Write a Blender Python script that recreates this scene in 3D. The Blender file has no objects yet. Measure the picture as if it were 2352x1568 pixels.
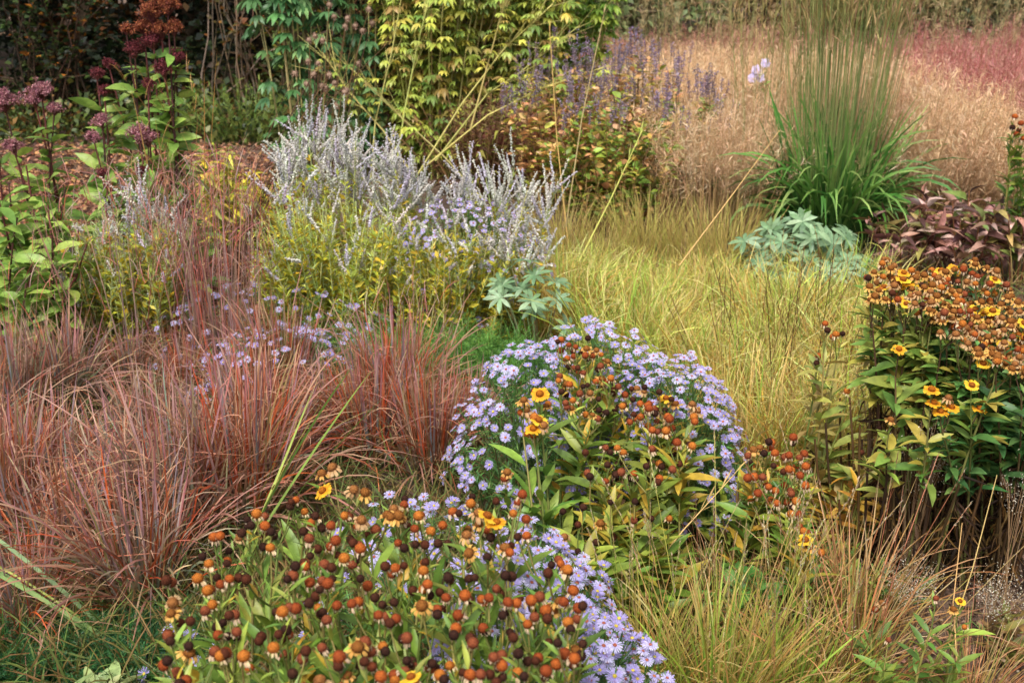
import bpy, math, random
import numpy as np
from mathutils import Vector
random.seed(7)
rng = np.random.default_rng(11)
R = math.radians
PI = math.pi

# ---------------------------------------------------------------- camera, sky, sun, exposure
S = bpy.context.scene
C = S.collection
PITCH = R(20.5); CAM_H = 1.65; FPX = 2615.0
cam_d = bpy.data.cameras.new("camera")
cam_d.sensor_width = 36.0
cam_d.lens = 36.0 * FPX / 2352.0
cam_d.clip_start = 0.05; cam_d.clip_end = 400
cam_d.dof.use_dof = True; cam_d.dof.focus_distance = 2.7; cam_d.dof.aperture_fstop = 7.1
cam = bpy.data.objects.new("camera", cam_d); C.objects.link(cam)
cam.location = (0, 0, CAM_H); cam.rotation_euler = (PI/2 - PITCH, 0, 0)
S.camera = cam
S.view_settings.view_transform = 'Standard'; S.view_settings.look = 'None'
S.view_settings.gamma = 1.0; S.view_settings.exposure = 1.15
W = bpy.data.worlds.new("World"); S.world = W; W.use_nodes = True
wn = W.node_tree; bg = wn.nodes["Background"]
sky = wn.nodes.new("ShaderNodeTexSky"); sky.sky_type = 'NISHITA'; sky.sun_disc = False
SUN_EL, SUN_AZ = R(58), R(200)
sky.sun_elevation = SUN_EL; sky.sun_rotation = SUN_AZ; sky.dust_density = 4.0
hs = wn.nodes.new("ShaderNodeHueSaturation"); hs.inputs["Saturation"].default_value = 0.12
wn.links.new(sky.outputs[0], hs.inputs["Color"]); wn.links.new(hs.outputs[0], bg.inputs[0])
bg.inputs[1].default_value = 0.10
sd = bpy.data.lights.new("sun", 'SUN'); sd.energy = 1.5; sd.angle = R(18); sd.color = (1, 0.96, 0.90)
sun = bpy.data.objects.new("sun", sd); C.objects.link(sun)
sdir = Vector((math.sin(SUN_AZ)*math.cos(SUN_EL), math.cos(SUN_AZ)*math.cos(SUN_EL), math.sin(SUN_EL)))
sun.rotation_euler = sdir.to_track_quat('Z', 'Y').to_euler(); sun.location = (0, -3, 8)
cy = S.cycles
cy.max_bounces = 6; cy.diffuse_bounces = 3; cy.glossy_bounces = 2; cy.transmission_bounces = 3
cy.use_denoising = True

# ---------------------------------------------------------------- geometry of the picture
CP, SP = math.cos(PITCH), math.sin(PITCH)
def ray(x, y):
    dx, dy = (x-1176.0)/FPX, (784.0-y)/FPX
    return dx, CP + dy*SP, -SP + dy*CP
def P(x, y, z=0.0):                         # the point at height z seen at (x, y)
    a, b, c = ray(x, y); k = (z-CAM_H)/c
    return (a*k, b*k, z)
def PY(x, y, Y):                            # the point at distance Y seen at (x, y)
    a, b, c = ray(x, y); k = Y/b
    return (a*k, Y, CAM_H + c*k)

# ---------------------------------------------------------------- colour and materials
def col(h):
    h = h.lstrip('#'); v = np.array([int(h[i:i+2], 16)/255 for i in (0, 2, 4)])
    return np.where(v <= 0.04045, v/12.92, ((v+0.055)/1.055)**2.4)
def pal(hexes, n, weights=None, jit=0.12):
    c = np.array([col(h) for h in hexes])
    w = None if weights is None else np.array(weights, float)/sum(weights)
    o = c[rng.choice(len(c), n, p=w)]
    return np.clip(o * (1+rng.normal(0, jit, (n, 1))) * (1+rng.normal(0, jit*0.35, (n, 3))), 0.002, 0.95)

def plant_mat(name, rough=0.55, trans=0.25, spec=0.3, nscale=40.0, namt=0.25, bump=0.0):
    m = bpy.data.materials.new(name); m.use_nodes = True
    t = m.node_tree; N = t.nodes; L = t.links; N.clear()
    out = N.new("ShaderNodeOutputMaterial"); p = N.new("ShaderNodeBsdfPrincipled")
    at = N.new("ShaderNodeAttribute"); at.attribute_name = "Col"
    tc = N.new("ShaderNodeTexCoord"); no = N.new("ShaderNodeTexNoise"); no.inputs["Scale"].default_value = nscale
    no.inputs["Detail"].default_value = 3
    L.new(tc.outputs["Object"], no.inputs["Vector"])
    mr = N.new("ShaderNodeMapRange"); mr.inputs[1].default_value = 0.25; mr.inputs[2].default_value = 0.75
    mr.inputs[3].default_value = 1-namt; mr.inputs[4].default_value = 1+namt
    L.new(no.outputs["Fac"], mr.inputs[0])
    mx = N.new("ShaderNodeVectorMath"); mx.operation = 'SCALE'
    L.new(at.outputs["Color"], mx.inputs[0]); L.new(mr.outputs[0], mx.inputs["Scale"])
    L.new(mx.outputs[0], p.inputs["Base Color"])
    p.inputs["Roughness"].default_value = rough
    p.inputs["Specular IOR Level"].default_value = spec
    if bump:
        b = N.new("ShaderNodeBump"); b.inputs["Strength"].default_value = bump; b.inputs["Distance"].default_value = 0.002
        n2 = N.new("ShaderNodeTexNoise"); n2.inputs["Scale"].default_value = nscale*8
        L.new(tc.outputs["Object"], n2.inputs["Vector"]); L.new(n2.outputs["Fac"], b.inputs["Height"])
        L.new(b.outputs[0], p.inputs["Normal"])
    if trans > 0:
        tr = N.new("ShaderNodeBsdfTranslucent"); L.new(mx.outputs[0], tr.inputs["Color"])
        ms = N.new("ShaderNodeMixShader"); ms.inputs[0].default_value = trans
        L.new(p.outputs[0], ms.inputs[1]); L.new(tr.outputs[0], ms.inputs[2]); L.new(ms.outputs[0], out.inputs[0])
    else:
        L.new(p.outputs[0], out.inputs[0])
    return m
M_LEAF = plant_mat("leaf", 0.45, 0.25, 0.4, 60)
M_GRASS = plant_mat("grass_blade", 0.5, 0.22, 0.35, 18, 0.18)
M_DRY = plant_mat("dry_straw", 0.7, 0.2, 0.2, 18, 0.18)
M_STEM = plant_mat("stem", 0.6, 0.0, 0.3, 50, 0.2)
M_CONE = plant_mat("cone", 0.9, 0.0, 0.1, 500, 0.35, 0.6)
M_PETAL = plant_mat("petal", 0.6, 0.3, 0.2, 200, 0.12)
M_BARK = plant_mat("bark", 0.9, 0.0, 0.15, 12, 0.35, 0.5)

# ---------------------------------------------------------------- mesh collector
class Geo:
    def __init__(s): s.v = []; s.c = []; s.f = {3: [], 4: []}; s.n = 0
    def add(s, v, f, c):
        v = np.asarray(v, float).reshape(-1, 3); c = np.asarray(c, float)
        if c.ndim == 1: c = np.broadcast_to(c, v.shape)
        f = np.asarray(f); s.f[f.shape[1]].append(f + s.n)
        s.v.append(v); s.c.append(c.reshape(-1, 3)); s.n += len(v)
    def mesh(s, name, mat, smooth=True):
        me = bpy.data.meshes.new(name)
        if s.n == 0: return me
        v = np.concatenate(s.v).astype(np.float32); c = np.concatenate(s.c)
        q = np.concatenate(s.f[4]) if s.f[4] else np.zeros((0, 4), int)
        t = np.concatenate(s.f[3]) if s.f[3] else np.zeros((0, 3), int)
        me.vertices.add(len(v)); me.vertices.foreach_set("co", v.ravel())
        lv = np.concatenate([q.ravel(), t.ravel()]).astype(np.int32)
        ls = np.concatenate([np.arange(len(q))*4, len(q)*4 + np.arange(len(t))*3]).astype(np.int32)
        me.loops.add(len(lv)); me.loops.foreach_set("vertex_index", lv)
        me.polygons.add(len(ls)); me.polygons.foreach_set("loop_start", ls)
        me.update(calc_edges=True)
        me.polygons.foreach_set("use_smooth", np.full(len(ls), smooth))
        a = me.color_attributes.new("Col", 'FLOAT_COLOR', 'POINT')
        rgba = np.ones((len(v), 4), np.float32); rgba[:, :3] = c
        a.data.foreach_set("color", rgba.ravel())
        me.materials.append(mat)
        return me
    def build(s, name, mat, parent=None, smooth=True):
        return obj(name, s.mesh(name, mat, smooth), parent)
def obj(name, me, parent=None):
    o = bpy.data.objects.new(name, me); C.objects.link(o)
    if parent is not None: o.parent = parent
    return o
def thing(name, label, cat, loc=(0, 0, 0), group=None, rz=0.0, sc=1.0):
    o = bpy.data.objects.new(name, None); C.objects.link(o); o.empty_display_size = 0.05
    o.location = loc; o.rotation_euler = (0, 0, rz); o.scale = (sc, sc, sc)
    o["label"] = label; o["category"] = cat; o["kind"] = "thing"
    if group: o["group"] = group
    return o
def copy_thing(src, label, loc, rz, sc=1.0):
    r = src.copy(); C.objects.link(r); r.location = loc; r.rotation_euler = (0, 0, rz)
    r.scale = (sc, sc, sc) if not isinstance(sc, tuple) else sc
    r["label"] = label
    for ch in list(src.children):
        c = ch.copy(); C.objects.link(c); c.parent = r
        for g in ch.children:
            d = g.copy(); C.objects.link(d); d.parent = c
    return r

def unit(a): return a/np.maximum(np.linalg.norm(a, axis=-1, keepdims=True), 1e-9)
def rv(n, s=1.0): return rng.normal(0, s, (n, 3))
def U(a, b, n): return rng.uniform(a, b, n)
def disc(n, r, ry=None, power=0.5):
    a = U(0, 2*PI, n); q = U(0, 1, n)**power
    return np.stack([np.cos(a)*q*r, np.sin(a)*q*(r if ry is None else ry), np.zeros(n)], 1)

# grass blades: flat strips that start near vertical and bend over
def blades(g, base, az, tilt, bend, L, w, c0, c1, seg=6, curl=0.0, c2=None, wav=0.0):
    n = len(base); t = np.linspace(0, 1, seg+1)
    th = tilt[:, None] + bend[:, None]*t**1.6
    a = az[:, None] + (curl*rng.normal(0, 1, n))[:, None]*t
    if wav: th = th + wav*np.sin(t*U(3, 9, n)[:, None] + U(0, 6, n)[:, None])*t
    ds = (L/seg)[:, None]
    d = np.stack([np.sin(th)*np.cos(a), np.sin(th)*np.sin(a), np.cos(th)], 2)
    p = base[:, None, :] + np.concatenate([np.zeros((n, 1, 3)), np.cumsum((d[:, :-1]+d[:, 1:])/2*ds[..., None], 1)], 1)
    side = np.stack([-np.sin(a), np.cos(a), np.zeros_like(a)], 2)
    nrm = np.cross(d, side); tw = U(-1.2, 1.2, n)[:, None, None]*(0.4+t[None, :, None])
    sd_ = side*np.cos(tw) + nrm*np.sin(tw)
    prof = np.sqrt(np.clip(1-t**1.8, 0, 1))*0.95 + 0.05; prof[0] *= 0.7
    hw = (w[:, None]*prof[None, :]/2)[..., None]
    v = np.stack([p-sd_*hw, p+sd_*hw], 2).reshape(n, -1, 3)
    k = np.arange(seg)*2
    f = np.stack([k, k+1, k+3, k+2], 1)
    F = (f[None] + (np.arange(n)*2*(seg+1))[:, None, None]).reshape(-1, 4)
    if c2 is None: cc = c0[:, None]*(1-t[None, :, None]) + c1[:, None]*t[None, :, None]
    else:
        tt = t[None, :, None]
        cc = np.where(tt < .5, c0[:, None]*(1-2*tt) + c1[:, None]*2*tt, c1[:, None]*(2-2*tt) + c2[:, None]*(2*tt-1))
    cc = np.repeat(cc, 2, axis=1).reshape(-1, 3)
    g.add(v.reshape(-1, 3), F, cc)
    return p

def bez(b, c, e, k=8):
    t = np.linspace(0, 1, k)[None, :, None]
    return b[:, None]*(1-t)**2 + 2*c[:, None]*t*(1-t) + e[:, None]*t**2
def tubes(g, paths, r0, r1, c0, c1=None, sides=4):
    n, k, _ = paths.shape
    tan = np.gradient(paths, axis=1); tan = unit(tan)
    ref = np.where(np.abs(tan[..., 2:3]) > .9, np.array([1., 0, 0]), np.array([0, 0, 1.]))
    x = unit(np.cross(tan, ref)); y = np.cross(tan, x)
    r0 = np.broadcast_to(r0, n); r1 = np.broadcast_to(r1, n); t = np.linspace(0, 1, k)
    r = (r0[:, None]*(1-t) + r1[:, None]*t)[..., None]
    vs = []
    for i in range(sides):
        a = 2*PI*i/sides; vs.append(paths + (x*math.cos(a)+y*math.sin(a))*r)
    v = np.stack(vs, 2)
    f = []
    for i in range(sides):
        j = (i+1) % sides
        kk = np.arange(k-1)*sides
        f.append(np.stack([kk+i, kk+j, kk+sides+j, kk+sides+i], 1))
    f = np.concatenate(f)
    F = (f[None] + (np.arange(n)*k*sides)[:, None, None]).reshape(-1, 4)
    if c1 is None: c1 = c0
    c0 = np.broadcast_to(c0, (n, 3)); c1 = np.broadcast_to(c1, (n, 3))
    cc = c0[:, None]*(1-t[None, :, None]) + c1[:, None]*t[None, :, None]
    g.add(v.reshape(-1, 3), F, np.repeat(cc, sides, axis=1).reshape(-1, 3))

# leaf templates: (verts, quads, t along the leaf); along +Y, face +Z, unit length
def leaf_t(w=0.25, nseg=4, fold=0.25, droop=0.25, peak=0.4, wave=0.0):
    v = []; tt = []
    for i in range(nseg+1):
        t = i/nseg
        e = (t/peak) if t < peak else (1-t)/(1-peak)
        ww = w/2*max(math.sin(max(e, 0)*PI/2)**0.8, 0.04)
        z = -droop*t*t
        y = t*(1-0.15*droop*t)
        dz = wave*math.sin(t*9)
        v += [(-ww, y, z+fold*ww+dz), (0, y, z), (ww, y, z+fold*ww-dz)]; tt += [t]*3
    f = []
    for i in range(nseg):
        a = i*3; f += [(a, a+1, a+4, a+3), (a+1, a+2, a+5, a+4)]
    return np.array(v), np.array(f), np.array(tt)
def quad_t(w=0.3, fold=0.2):
    v = np.array([(0, 0, 0), (w/2, .45, fold*w), (0, 1, -.08), (-w/2, .45, fold*w)])
    return v, np.array([(0, 1, 2, 3)]), np.array([0, .45, 1, .45])
def ball_t(seg=6, rings=4, flat=1.0, bumpy=0.0, full=True):
    v = []; r0 = random.Random(3)
    for i in range(rings+1):
        ph = PI*i/rings
        for j in range(seg):
            a = 2*PI*(j+.5*(i % 2))/seg; s = 1+bumpy*r0.uniform(-1, 1)
            v.append((math.sin(ph)*math.cos(a)*s, math.sin(ph)*math.sin(a)*s, math.cos(ph)*flat*s))
    f = []
    for i in range(rings):
        for j in range(seg):
            a = i*seg+j; b = i*seg+(j+1) % seg
            f.append((a, a+seg, b+seg, b))
    v = np.array(v)
    return v, np.array(f), (1-v[:, 2]/max(flat, .01))/2
def put(g, T, pos, ydir, zhint=None, size=1.0, c0=None, c1=None, roll=0.0, stretch=None):
    v, f, t = T; n = len(pos)
    y = unit(np.asarray(ydir, float))
    z = np.array([[0, 0, 1.]])+np.zeros((n, 3)) if zhint is None else zhint
    z = z + rv(n, 0.02)
    x = unit(np.cross(y, z)); z = np.cross(x, y)
    if roll:
        a = rng.normal(0, roll, n)[:, None]; x, z = x*np.cos(a)+z*np.sin(a), z*np.cos(a)-x*np.sin(a)
    s = np.broadcast_to(size, n)[:, None, None]
    V = v[None]*s
    if stretch is not None: V = V*np.asarray(stretch)[:, None, :]
    o = V[..., 0:1]*x[:, None] + V[..., 1:2]*y[:, None] + V[..., 2:3]*z[:, None] + pos[:, None]
    F = (f[None] + (np.arange(n)*len(v))[:, None, None]).reshape(-1, f.shape[1])
    c0 = np.broadcast_to(c0, (n, 3)); c1 = c0 if c1 is None else np.broadcast_to(c1, (n, 3))
    cc = c0[:, None]*(1-t[None, :, None]) + c1[:, None]*t[None, :, None]
    g.add(o.reshape(-1, 3), F, cc.reshape(-1, 3))
def along(paths, t):                         # points and tangents at t (n,m) along (n,k,3) paths
    n, k, _ = paths.shape; u = np.clip(t, 0, .9999)*(k-1); i = u.astype(int); fr = (u-i)[..., None]
    a = np.take_along_axis(paths, i[..., None].repeat(3, -1), 1); b = np.take_along_axis(paths, (i+1)[..., None].repeat(3, -1), 1)
    return (a*(1-fr)+b*fr).reshape(-1, 3), unit((b-a).reshape(-1, 3))
def leaves_on(g, T, paths, m, t0, t1, size, elev, c0, c1=None, roll=.3, sizevar=.25, taper=0.0, tanw=0.3, droopz=0.0):
    n = len(paths); t = U(t0, t1, (n, m)) if m > 1 else U(t0, t1, (n, 1))
    p, tan = along(paths, t); N = len(p)
    a = U(0, 2*PI, N); h = np.stack([np.cos(a), np.sin(a), np.zeros(N)], 1)
    e = elev + rng.normal(0, .25, N)
    d = h*np.cos(e)[:, None] + np.array([0, 0, 1.])*np.sin(e)[:, None] + tan*tanw
    s = size*(1+rng.normal(0, sizevar, N).clip(-.6, .6))*(1-taper*(t.ravel()-t0)/(t1-t0+1e-6))
    put(g, T, p, d, None, s, c0(N) if callable(c0) else c0, (c1(N) if callable(c1) else c1), roll)
    return p
LANCE = leaf_t(.24, 4, .35, .25, .4)
LANCE_W = leaf_t(.36, 4, .3, .3, .4)
NARROW = leaf_t(.13, 3, .3, .25, .4)
OVATE = leaf_t(.5, 4, .3, .3, .4, .01)
DIAM = quad_t(.4); DIAM_W = quad_t(.65); SLIV = quad_t(.12, .1); NEEDLE = quad_t(.06, 0)
BALL = ball_t(6, 4); BEAD = ball_t(4, 2)

# ---------------------------------------------------------------- ground
def ground_mat():
    m = bpy.data.materials.new("soil"); m.use_nodes = True
    t = m.node_tree; N = t.nodes; L = t.links; p = N["Principled BSDF"]
    tc = N.new("ShaderNodeTexCoord")
    n1 = N.new("ShaderNodeTexNoise"); n1.inputs["Scale"].default_value = 1.3; n1.inputs["Detail"].default_value = 8
    n2 = N.new("ShaderNodeTexNoise"); n2.inputs["Scale"].default_value = 28; n2.inputs["Detail"].default_value = 10; n2.inputs["Roughness"].default_value = .7
    L.new(tc.outputs["Object"], n1.inputs["Vector"]); L.new(tc.outputs["Object"], n2.inputs["Vector"])
    ad = N.new("ShaderNodeMath"); ad.operation = 'MULTIPLY_ADD'; ad.inputs[1].default_value = .5
    L.new(n1.outputs["Fac"], ad.inputs[0])
    h2 = N.new("ShaderNodeMath"); h2.operation = 'MULTIPLY'; h2.inputs[1].default_value = .5
    L.new(n2.outputs["Fac"], h2.inputs[0]); L.new(h2.outputs[0], ad.inputs[2])
    r = N.new("ShaderNodeValToRGB"); e = r.color_ramp.elements
    e[0].position = .3; e[0].color = (*col('#2e241d'), 1); e[1].position = .7; e[1].color = (*col('#8f7460'), 1)
    k = e.new(.5); k.color = (*col('#5c4638'), 1)
    L.new(ad.outputs[0], r.inputs[0]); L.new(r.outputs[0], p.inputs["Base Color"])
    p.inputs["Roughness"].default_value = .95
    b = N.new("ShaderNodeBump"); b.inputs["Strength"].default_value = .8; b.inputs["Distance"].default_value = .03
    L.new(n2.outputs["Fac"], b.inputs["Height"]); L.new(b.outputs[0], p.inputs["Normal"])
    return m
def ground():
    nx, ny = 160, 160
    X = np.linspace(-1, 1, nx); X = np.sign(X)*np.abs(X)**2.2*60; Y = np.linspace(0, 1, ny)**2.0*120 - 3
    XX, YY = np.meshgrid(X, Y); Z = .015*np.sin(XX*5.1+YY*3)*np.sin(YY*6.3-XX) + .01*np.sin(XX*17)*np.sin(YY*15)
    v = np.stack([XX, YY, Z], 2).reshape(-1, 3)
    i = (np.arange(ny-1)[:, None]*nx + np.arange(nx-1)[None]).ravel()
    g = Geo(); g.add(v, np.stack([i, i+1, i+nx+1, i+nx], 1), np.array([.2, .2, .2]))
    o = g.build("ground", ground_mat()); o["kind"] = "structure"
ground()
def scatter_litter():
    g = Geo(); n = 26000
    x = U(-60, 700, n); y = 330+ (U(0, 1, n)**.8)*420
    pts = np.array([P(a, b, 0.02) for a, b in zip(x, y)]); pts[:, 2] += U(0, .02, n)
    d = rv(n); d[:, 2] *= .25
    put(g, DIAM_W, pts, d, None, U(.02, .055, n), pal(['#a5765a', '#8a5b45', '#c09070', '#6e4a3a', '#b98a5c', '#5a4032'], n, None, .2), None, .5)
    n = 9000
    x = U(1300, 2500, n); y = U(1050, 1620, n)
    pts = np.array([P(a, b, 0.015) for a, b in zip(x, y)]); pts[:, 2] += U(0, .015, n)
    d = rv(n); d[:, 2] *= .2
    put(g, DIAM_W, pts, d, None, U(.006, .022, n), pal(['#7a5f4c', '#5b4334', '#9c8068', '#463529'], n, None, .2), None, .5)
    o = g.build("leaf_litter", M_DRY); o["kind"] = "stuff"
scatter_litter()

# low undergrowth between the plants: thatch and seedlings
def undergrowth():
    g = Geo(); n = 26000
    x = U(-100, 2450, n); y = 560 + U(0, 1, n)**.9*1100
    pts = np.array([P(a, b, 0.0) for a, b in zip(x, y)])
    keep = ~((x < 700) & (y < 760)) & ~((x > 1930) & (y > 1250) & (U(0, 1, n) < .97))
    pts = pts[keep]; n = len(pts)
    blades(g, pts, U(0, 2*PI, n), U(.1, 1.1, n), U(.2, 1.2, n), U(.08, .28, n), U(.003, .006, n),
           pal(['#6e5a3a', '#53602c', '#4a4a25', '#7a6238'], n), pal(['#8f7a48', '#66803a', '#5a6a30', '#96704a'], n), 4)
    o = g.build("undergrowth", M_GRASS); o["kind"] = "stuff"
undergrowth()

# ---------------------------------------------------------------- grasses
GREY, ORNG, PINK = ['#7b8c76', '#62785f', '#8b9684', '#70784c', '#5c6c46'], ['#b8542c', '#984226', '#b06238', '#84543a', '#96704a', '#b44a2a', '#7f6e44'], ['#a87c70', '#9c6858', '#c4a284', '#985c44', '#b8906c', '#84606a', '#ac4c28', '#a08a64', '#b05030']
def bluestem_mesh(n=300, h=.45, red=.5, spread=.11, up=.3):
    g = Geo(); b = disc(n, spread); az = np.arctan2(b[:, 1], b[:, 0]) + rng.normal(0, .5, n)
    rr = np.linalg.norm(b, axis=1)/spread; m = (rng.random(n) < red)[:, None]
    c0 = pal(GREY, n, None, .18); c1 = np.where(m, pal(ORNG+['#b8502a'], n, None, .2), pal(['#8f8a74', '#8f7264', '#7f8c74', '#a08478', '#94806c'], n, None, .18))
    c2 = np.where(rng.random(n)[:, None] < .25, c1, pal(PINK+['#b89a78', '#c8a88a'], n, None, .2))
    fl = (U(0, 1, n) > up)
    tilt = rr*U(.05, .65, n)*np.where(fl, 1, .4); bend = np.where(fl, np.abs(rng.normal(.75, .6, n)) + (U(0, 1, n) < .3)*U(.5, 1.6, n), U(0, .35, n))
    blades(g, b, az, tilt, bend, U(.5, 1.15, n)*h*np.where(fl, 1, 1.1), U(.0035, .0085, n), c0, c1, 8, .5, c2, .15)
    k = n//7; b = disc(k, spread)
    blades(g, b, U(0, 2*PI, k), U(.3, .8, k), U(.4, 1.5, k), U(.9, 1.5, k)*h, U(.005, .009, k), pal(GREY, k), pal(['#98665a', '#a07a60', '#8a5a4a'], k), 10, .3, pal(['#b88878', '#c09a7c', '#a87468'], k), .08)
    k = n//8; b = disc(k, spread*.8); az = np.arctan2(b[:, 1], b[:, 0])      # upright culms with folded sheaths
    blades(g, b, az, U(0, .35, k), U(-.05, .15, k), U(.85, 1.3, k)*h, U(.006, .010, k), pal(GREY, k), pal(['#a08084', '#8f8084', '#a87468', '#7f8a90'], k), 5, .1, pal(['#bc8a90', '#a86a6e', '#c0907c', '#b06458'], k))
    k = int(n*.55); b = disc(k, spread*1.6); b[:, 2] = U(.1, .75, k)*h         # fine curling wisps
    blades(g, b, U(0, 2*PI, k), U(.2, 1.4, k), U(.5, 2.2, k), U(.1, .26, k), U(.0016, .0034, k), pal(['#a05038', '#8e4a30', '#a87050', '#7a6048'], k), pal(['#d0a888', '#b88468', '#b07260'], k), 6, 1.6)
    return g.mesh("leaf_blades", M_GRASS)
def sesleria_mesh(n=650, h=.33, gold=.4, spread=.12, wm=1.0):
    g = Geo(); b = disc(n, spread); az = np.arctan2(b[:, 1], b[:, 0]) + rng.normal(0, .7, n)
    rr = np.linalg.norm(b, axis=1)/spread; m = rng.random(n)
    gr = pal(['#b4c454', '#98b046', '#c8cc60', '#80a040', '#d2d47c'], n, None, .2); go = pal(['#c99c3e', '#c8a858', '#b07e34', '#d4bc74'], n, None, .18)
    mm = (m < gold)[:, None]
    blades(g, b, az, rr*U(.1, .6, n), np.abs(rng.normal(.65, .6, n)), U(.5, 1.2, n)*h, U(.0025, .0052, n)*wm, np.where(mm, pal(['#a87c35', '#8f6f30'], n), pal(['#7c742c', '#5c6a28'], n)), np.where(mm, go, gr), 6, .9, np.where(mm | (rng.random(n) < .15)[:, None], pal(['#d8c080', '#c8b460', '#c09a50'], n), gr), .1)
    k = n//4; b = disc(k, spread*1.4); b[:, 2] = U(.1, .75, k)*h
    blades(g, b, U(0, 2*PI, k), U(.3, 1.3, k), U(.3, 1.8, k), U(.12, .28, k), U(.0015, .003, k), pal(['#b8b058', '#a0a848'], k), pal(['#d8c88c', '#c0bc60'], k), 5, 1.2)
    return g.mesh("leaf_blades", M_GRASS)
def archgrass_mesh(n, h, spread, inner, outer, tips, w=(.004, .0085), wisps=8):
    g = Geo(); b = disc(n, spread); az = np.arctan2(b[:, 1], b[:, 0]) + rng.normal(0, .4, n); rr = np.linalg.norm(b, axis=1)/spread
    oc = (rr + rng.normal(0, .25, n) > .62)[:, None]
    blades(g, b, az, rr*U(.2, .75, n), np.abs(rng.normal(.55, .4, n))*(0.4+rr), U(.6, 1.25, n)*h, U(*w, n), np.where(oc, pal(['#9a8438', '#8a6c34', '#a89040'], n), pal(inner, n)),
           np.where(oc, pal(outer, n, None, .18), pal(inner, n, None, .18)), 9, .25, np.where(rng.random(n)[:, None] < .6, pal(tips, n, None, .15), pal(inner, n)), .06)
    k = n//wisps; b = disc(k, spread*1.6); b[:, 2] = U(.05, .6, k)*h
    blades(g, b, U(0, 2*PI, k), U(.3, 1.3, k), U(.3, 1.6, k), U(.12, .3, k), U(.0018, .0035, k), pal(outer, k), pal(tips, k), 6, 1.)
    return g.mesh("leaf_blades", M_GRASS)
def seedstalk_mesh(n, h, spread, colors, head, headlen=.09, r=.0012, lean=.25, headw=.0035):
    g = Geo(); b = disc(n, spread); az = np.arctan2(b[:, 1], b[:, 0]) + rng.normal(0, .3, n)
    L = U(.8, 1.1, n)*h; th = U(.02, lean, n)
    d = np.stack([np.sin(th)*np.cos(az), np.sin(th)*np.sin(az), np.cos(th)], 1)
    mid = b + d*L[:, None]*.5; end = b + d*L[:, None] + np.stack([np.cos(az), np.sin(az), az*0], 1)*(U(-.02, .09, n)*h*2)[:, None]
    p = bez(b, mid, end, 7); cc = pal(colors, n)
    tubes(g, p, r*1.2, r*.7, cc, None, 3)
    # spikelets packed along the end
    m = int(headlen/.0045); q, tan = along(p, 1-np.linspace(0, 1, m)[None]*(headlen/L)[:, None])
    N = len(q); put(g, SLIV if headw < .004 else quad_t(.25), q, tan*1.2+rv(N, .2), None, U(.008, .013, N)*headw/.0035, np.repeat(pal(head, n), m, 0)*U(.8, 1.2, N)[:, None], None, .8)
    return g.mesh("flower_stalks", M_DRY)
def haze_mesh(n=150, h=.85, spread=.2, cs=None, cp=None, dens=26, top=.55, green=True, sl=.05):
    cs = cs or ['#c09a6e', '#d0aa80']; cp = cp or ['#e0bc94', '#ecd0ac', '#d0a880', '#e4c49e']
    g = Geo(); b = disc(n, spread*.5); az = np.arctan2(b[:, 1], b[:, 0]) + rng.normal(0, .5, n)
    L = U(.75, 1.1, n)*h; th = np.linalg.norm(b, axis=1)/(spread*.5)*U(.05, .5, n)
    d = np.stack([np.sin(th)*np.cos(az), np.sin(th)*np.sin(az), np.cos(th)], 1); mid = b+d*L[:, None]*.55
    end = b+d*L[:, None]; end[:, 2] -= U(0, .12, n)*h; end[:, :2] += d[:, :2]*U(0, .15, n)[:, None]
    p = bez(b, mid, end, 6); tubes(g, p, .0016, .001, pal(cs, n), None, 3)
    t = 1-U(0, 1, (n, dens))**1.2*top; q, tan = along(p, t); N = len(q)
    d1 = tan*.8+rv(N, .6); s = U(.5, 1.4, N)*sl
    put(g, NEEDLE, q, d1, None, s*np.ones(N)*.9, np.repeat(pal(cp, n), dens, 0), None, .5)
    q2 = q + unit(d1)*(s*U(.5, 1, N))[:, None]; 
    for _ in range(4):
        put(g, SLIV, q2+rv(N, .014), d1+rv(N, .9), None, U(.006, .015, N), np.repeat(pal(cp, n, None, .08), dens, 0)*U(.8, 1.2, N)[:, None], None, 1.)
    return g.mesh("panicle_haze", M_DRY)
def base_leaves(n, h, spread, c0, c1, w=(.003, .006), bend=.7, tl=.4, c2=None, name="leaf_blades", seg=6):
    g = Geo(); b = disc(n, spread); az = np.arctan2(b[:, 1], b[:, 0]) + rng.normal(0, .6, n); rr = np.linalg.norm(b, axis=1)/spread
    blades(g, b, az, rr*U(0, tl, n)+U(0, .1, n), np.abs(rng.normal(bend, bend*.6, n)), U(.5, 1.1, n)*h, U(w[0], w[1], n), pal(c0, n), pal(c1, n), seg, .4, None if c2 is None else pal(c2, n), .08)
    return g.mesh(name, M_GRASS)

def field(name, cat, group, variants, spots, sc=(.85, 1.15)):
    """variants: list of lists of (part, mesh); spots: (x, y, label) with x, y where the base stands in the picture."""
    protos = {}
    for i, sp in enumerate(spots):
        x, y, lab = sp[:3]; k = sp[3] if len(sp) > 3 else i % len(variants); s = sp[4] if len(sp) > 4 else random.uniform(*sc)
        loc = P(x, y, 0); rz = random.uniform(0, 6.28)
        if k not in protos:
            t = thing(name, lab, cat, loc, group, rz, s)
            for pn, me in variants[k]: obj(pn, me, t)
            protos[k] = t
        else: copy_thing(protos[k], lab, loc, rz, s)

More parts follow.
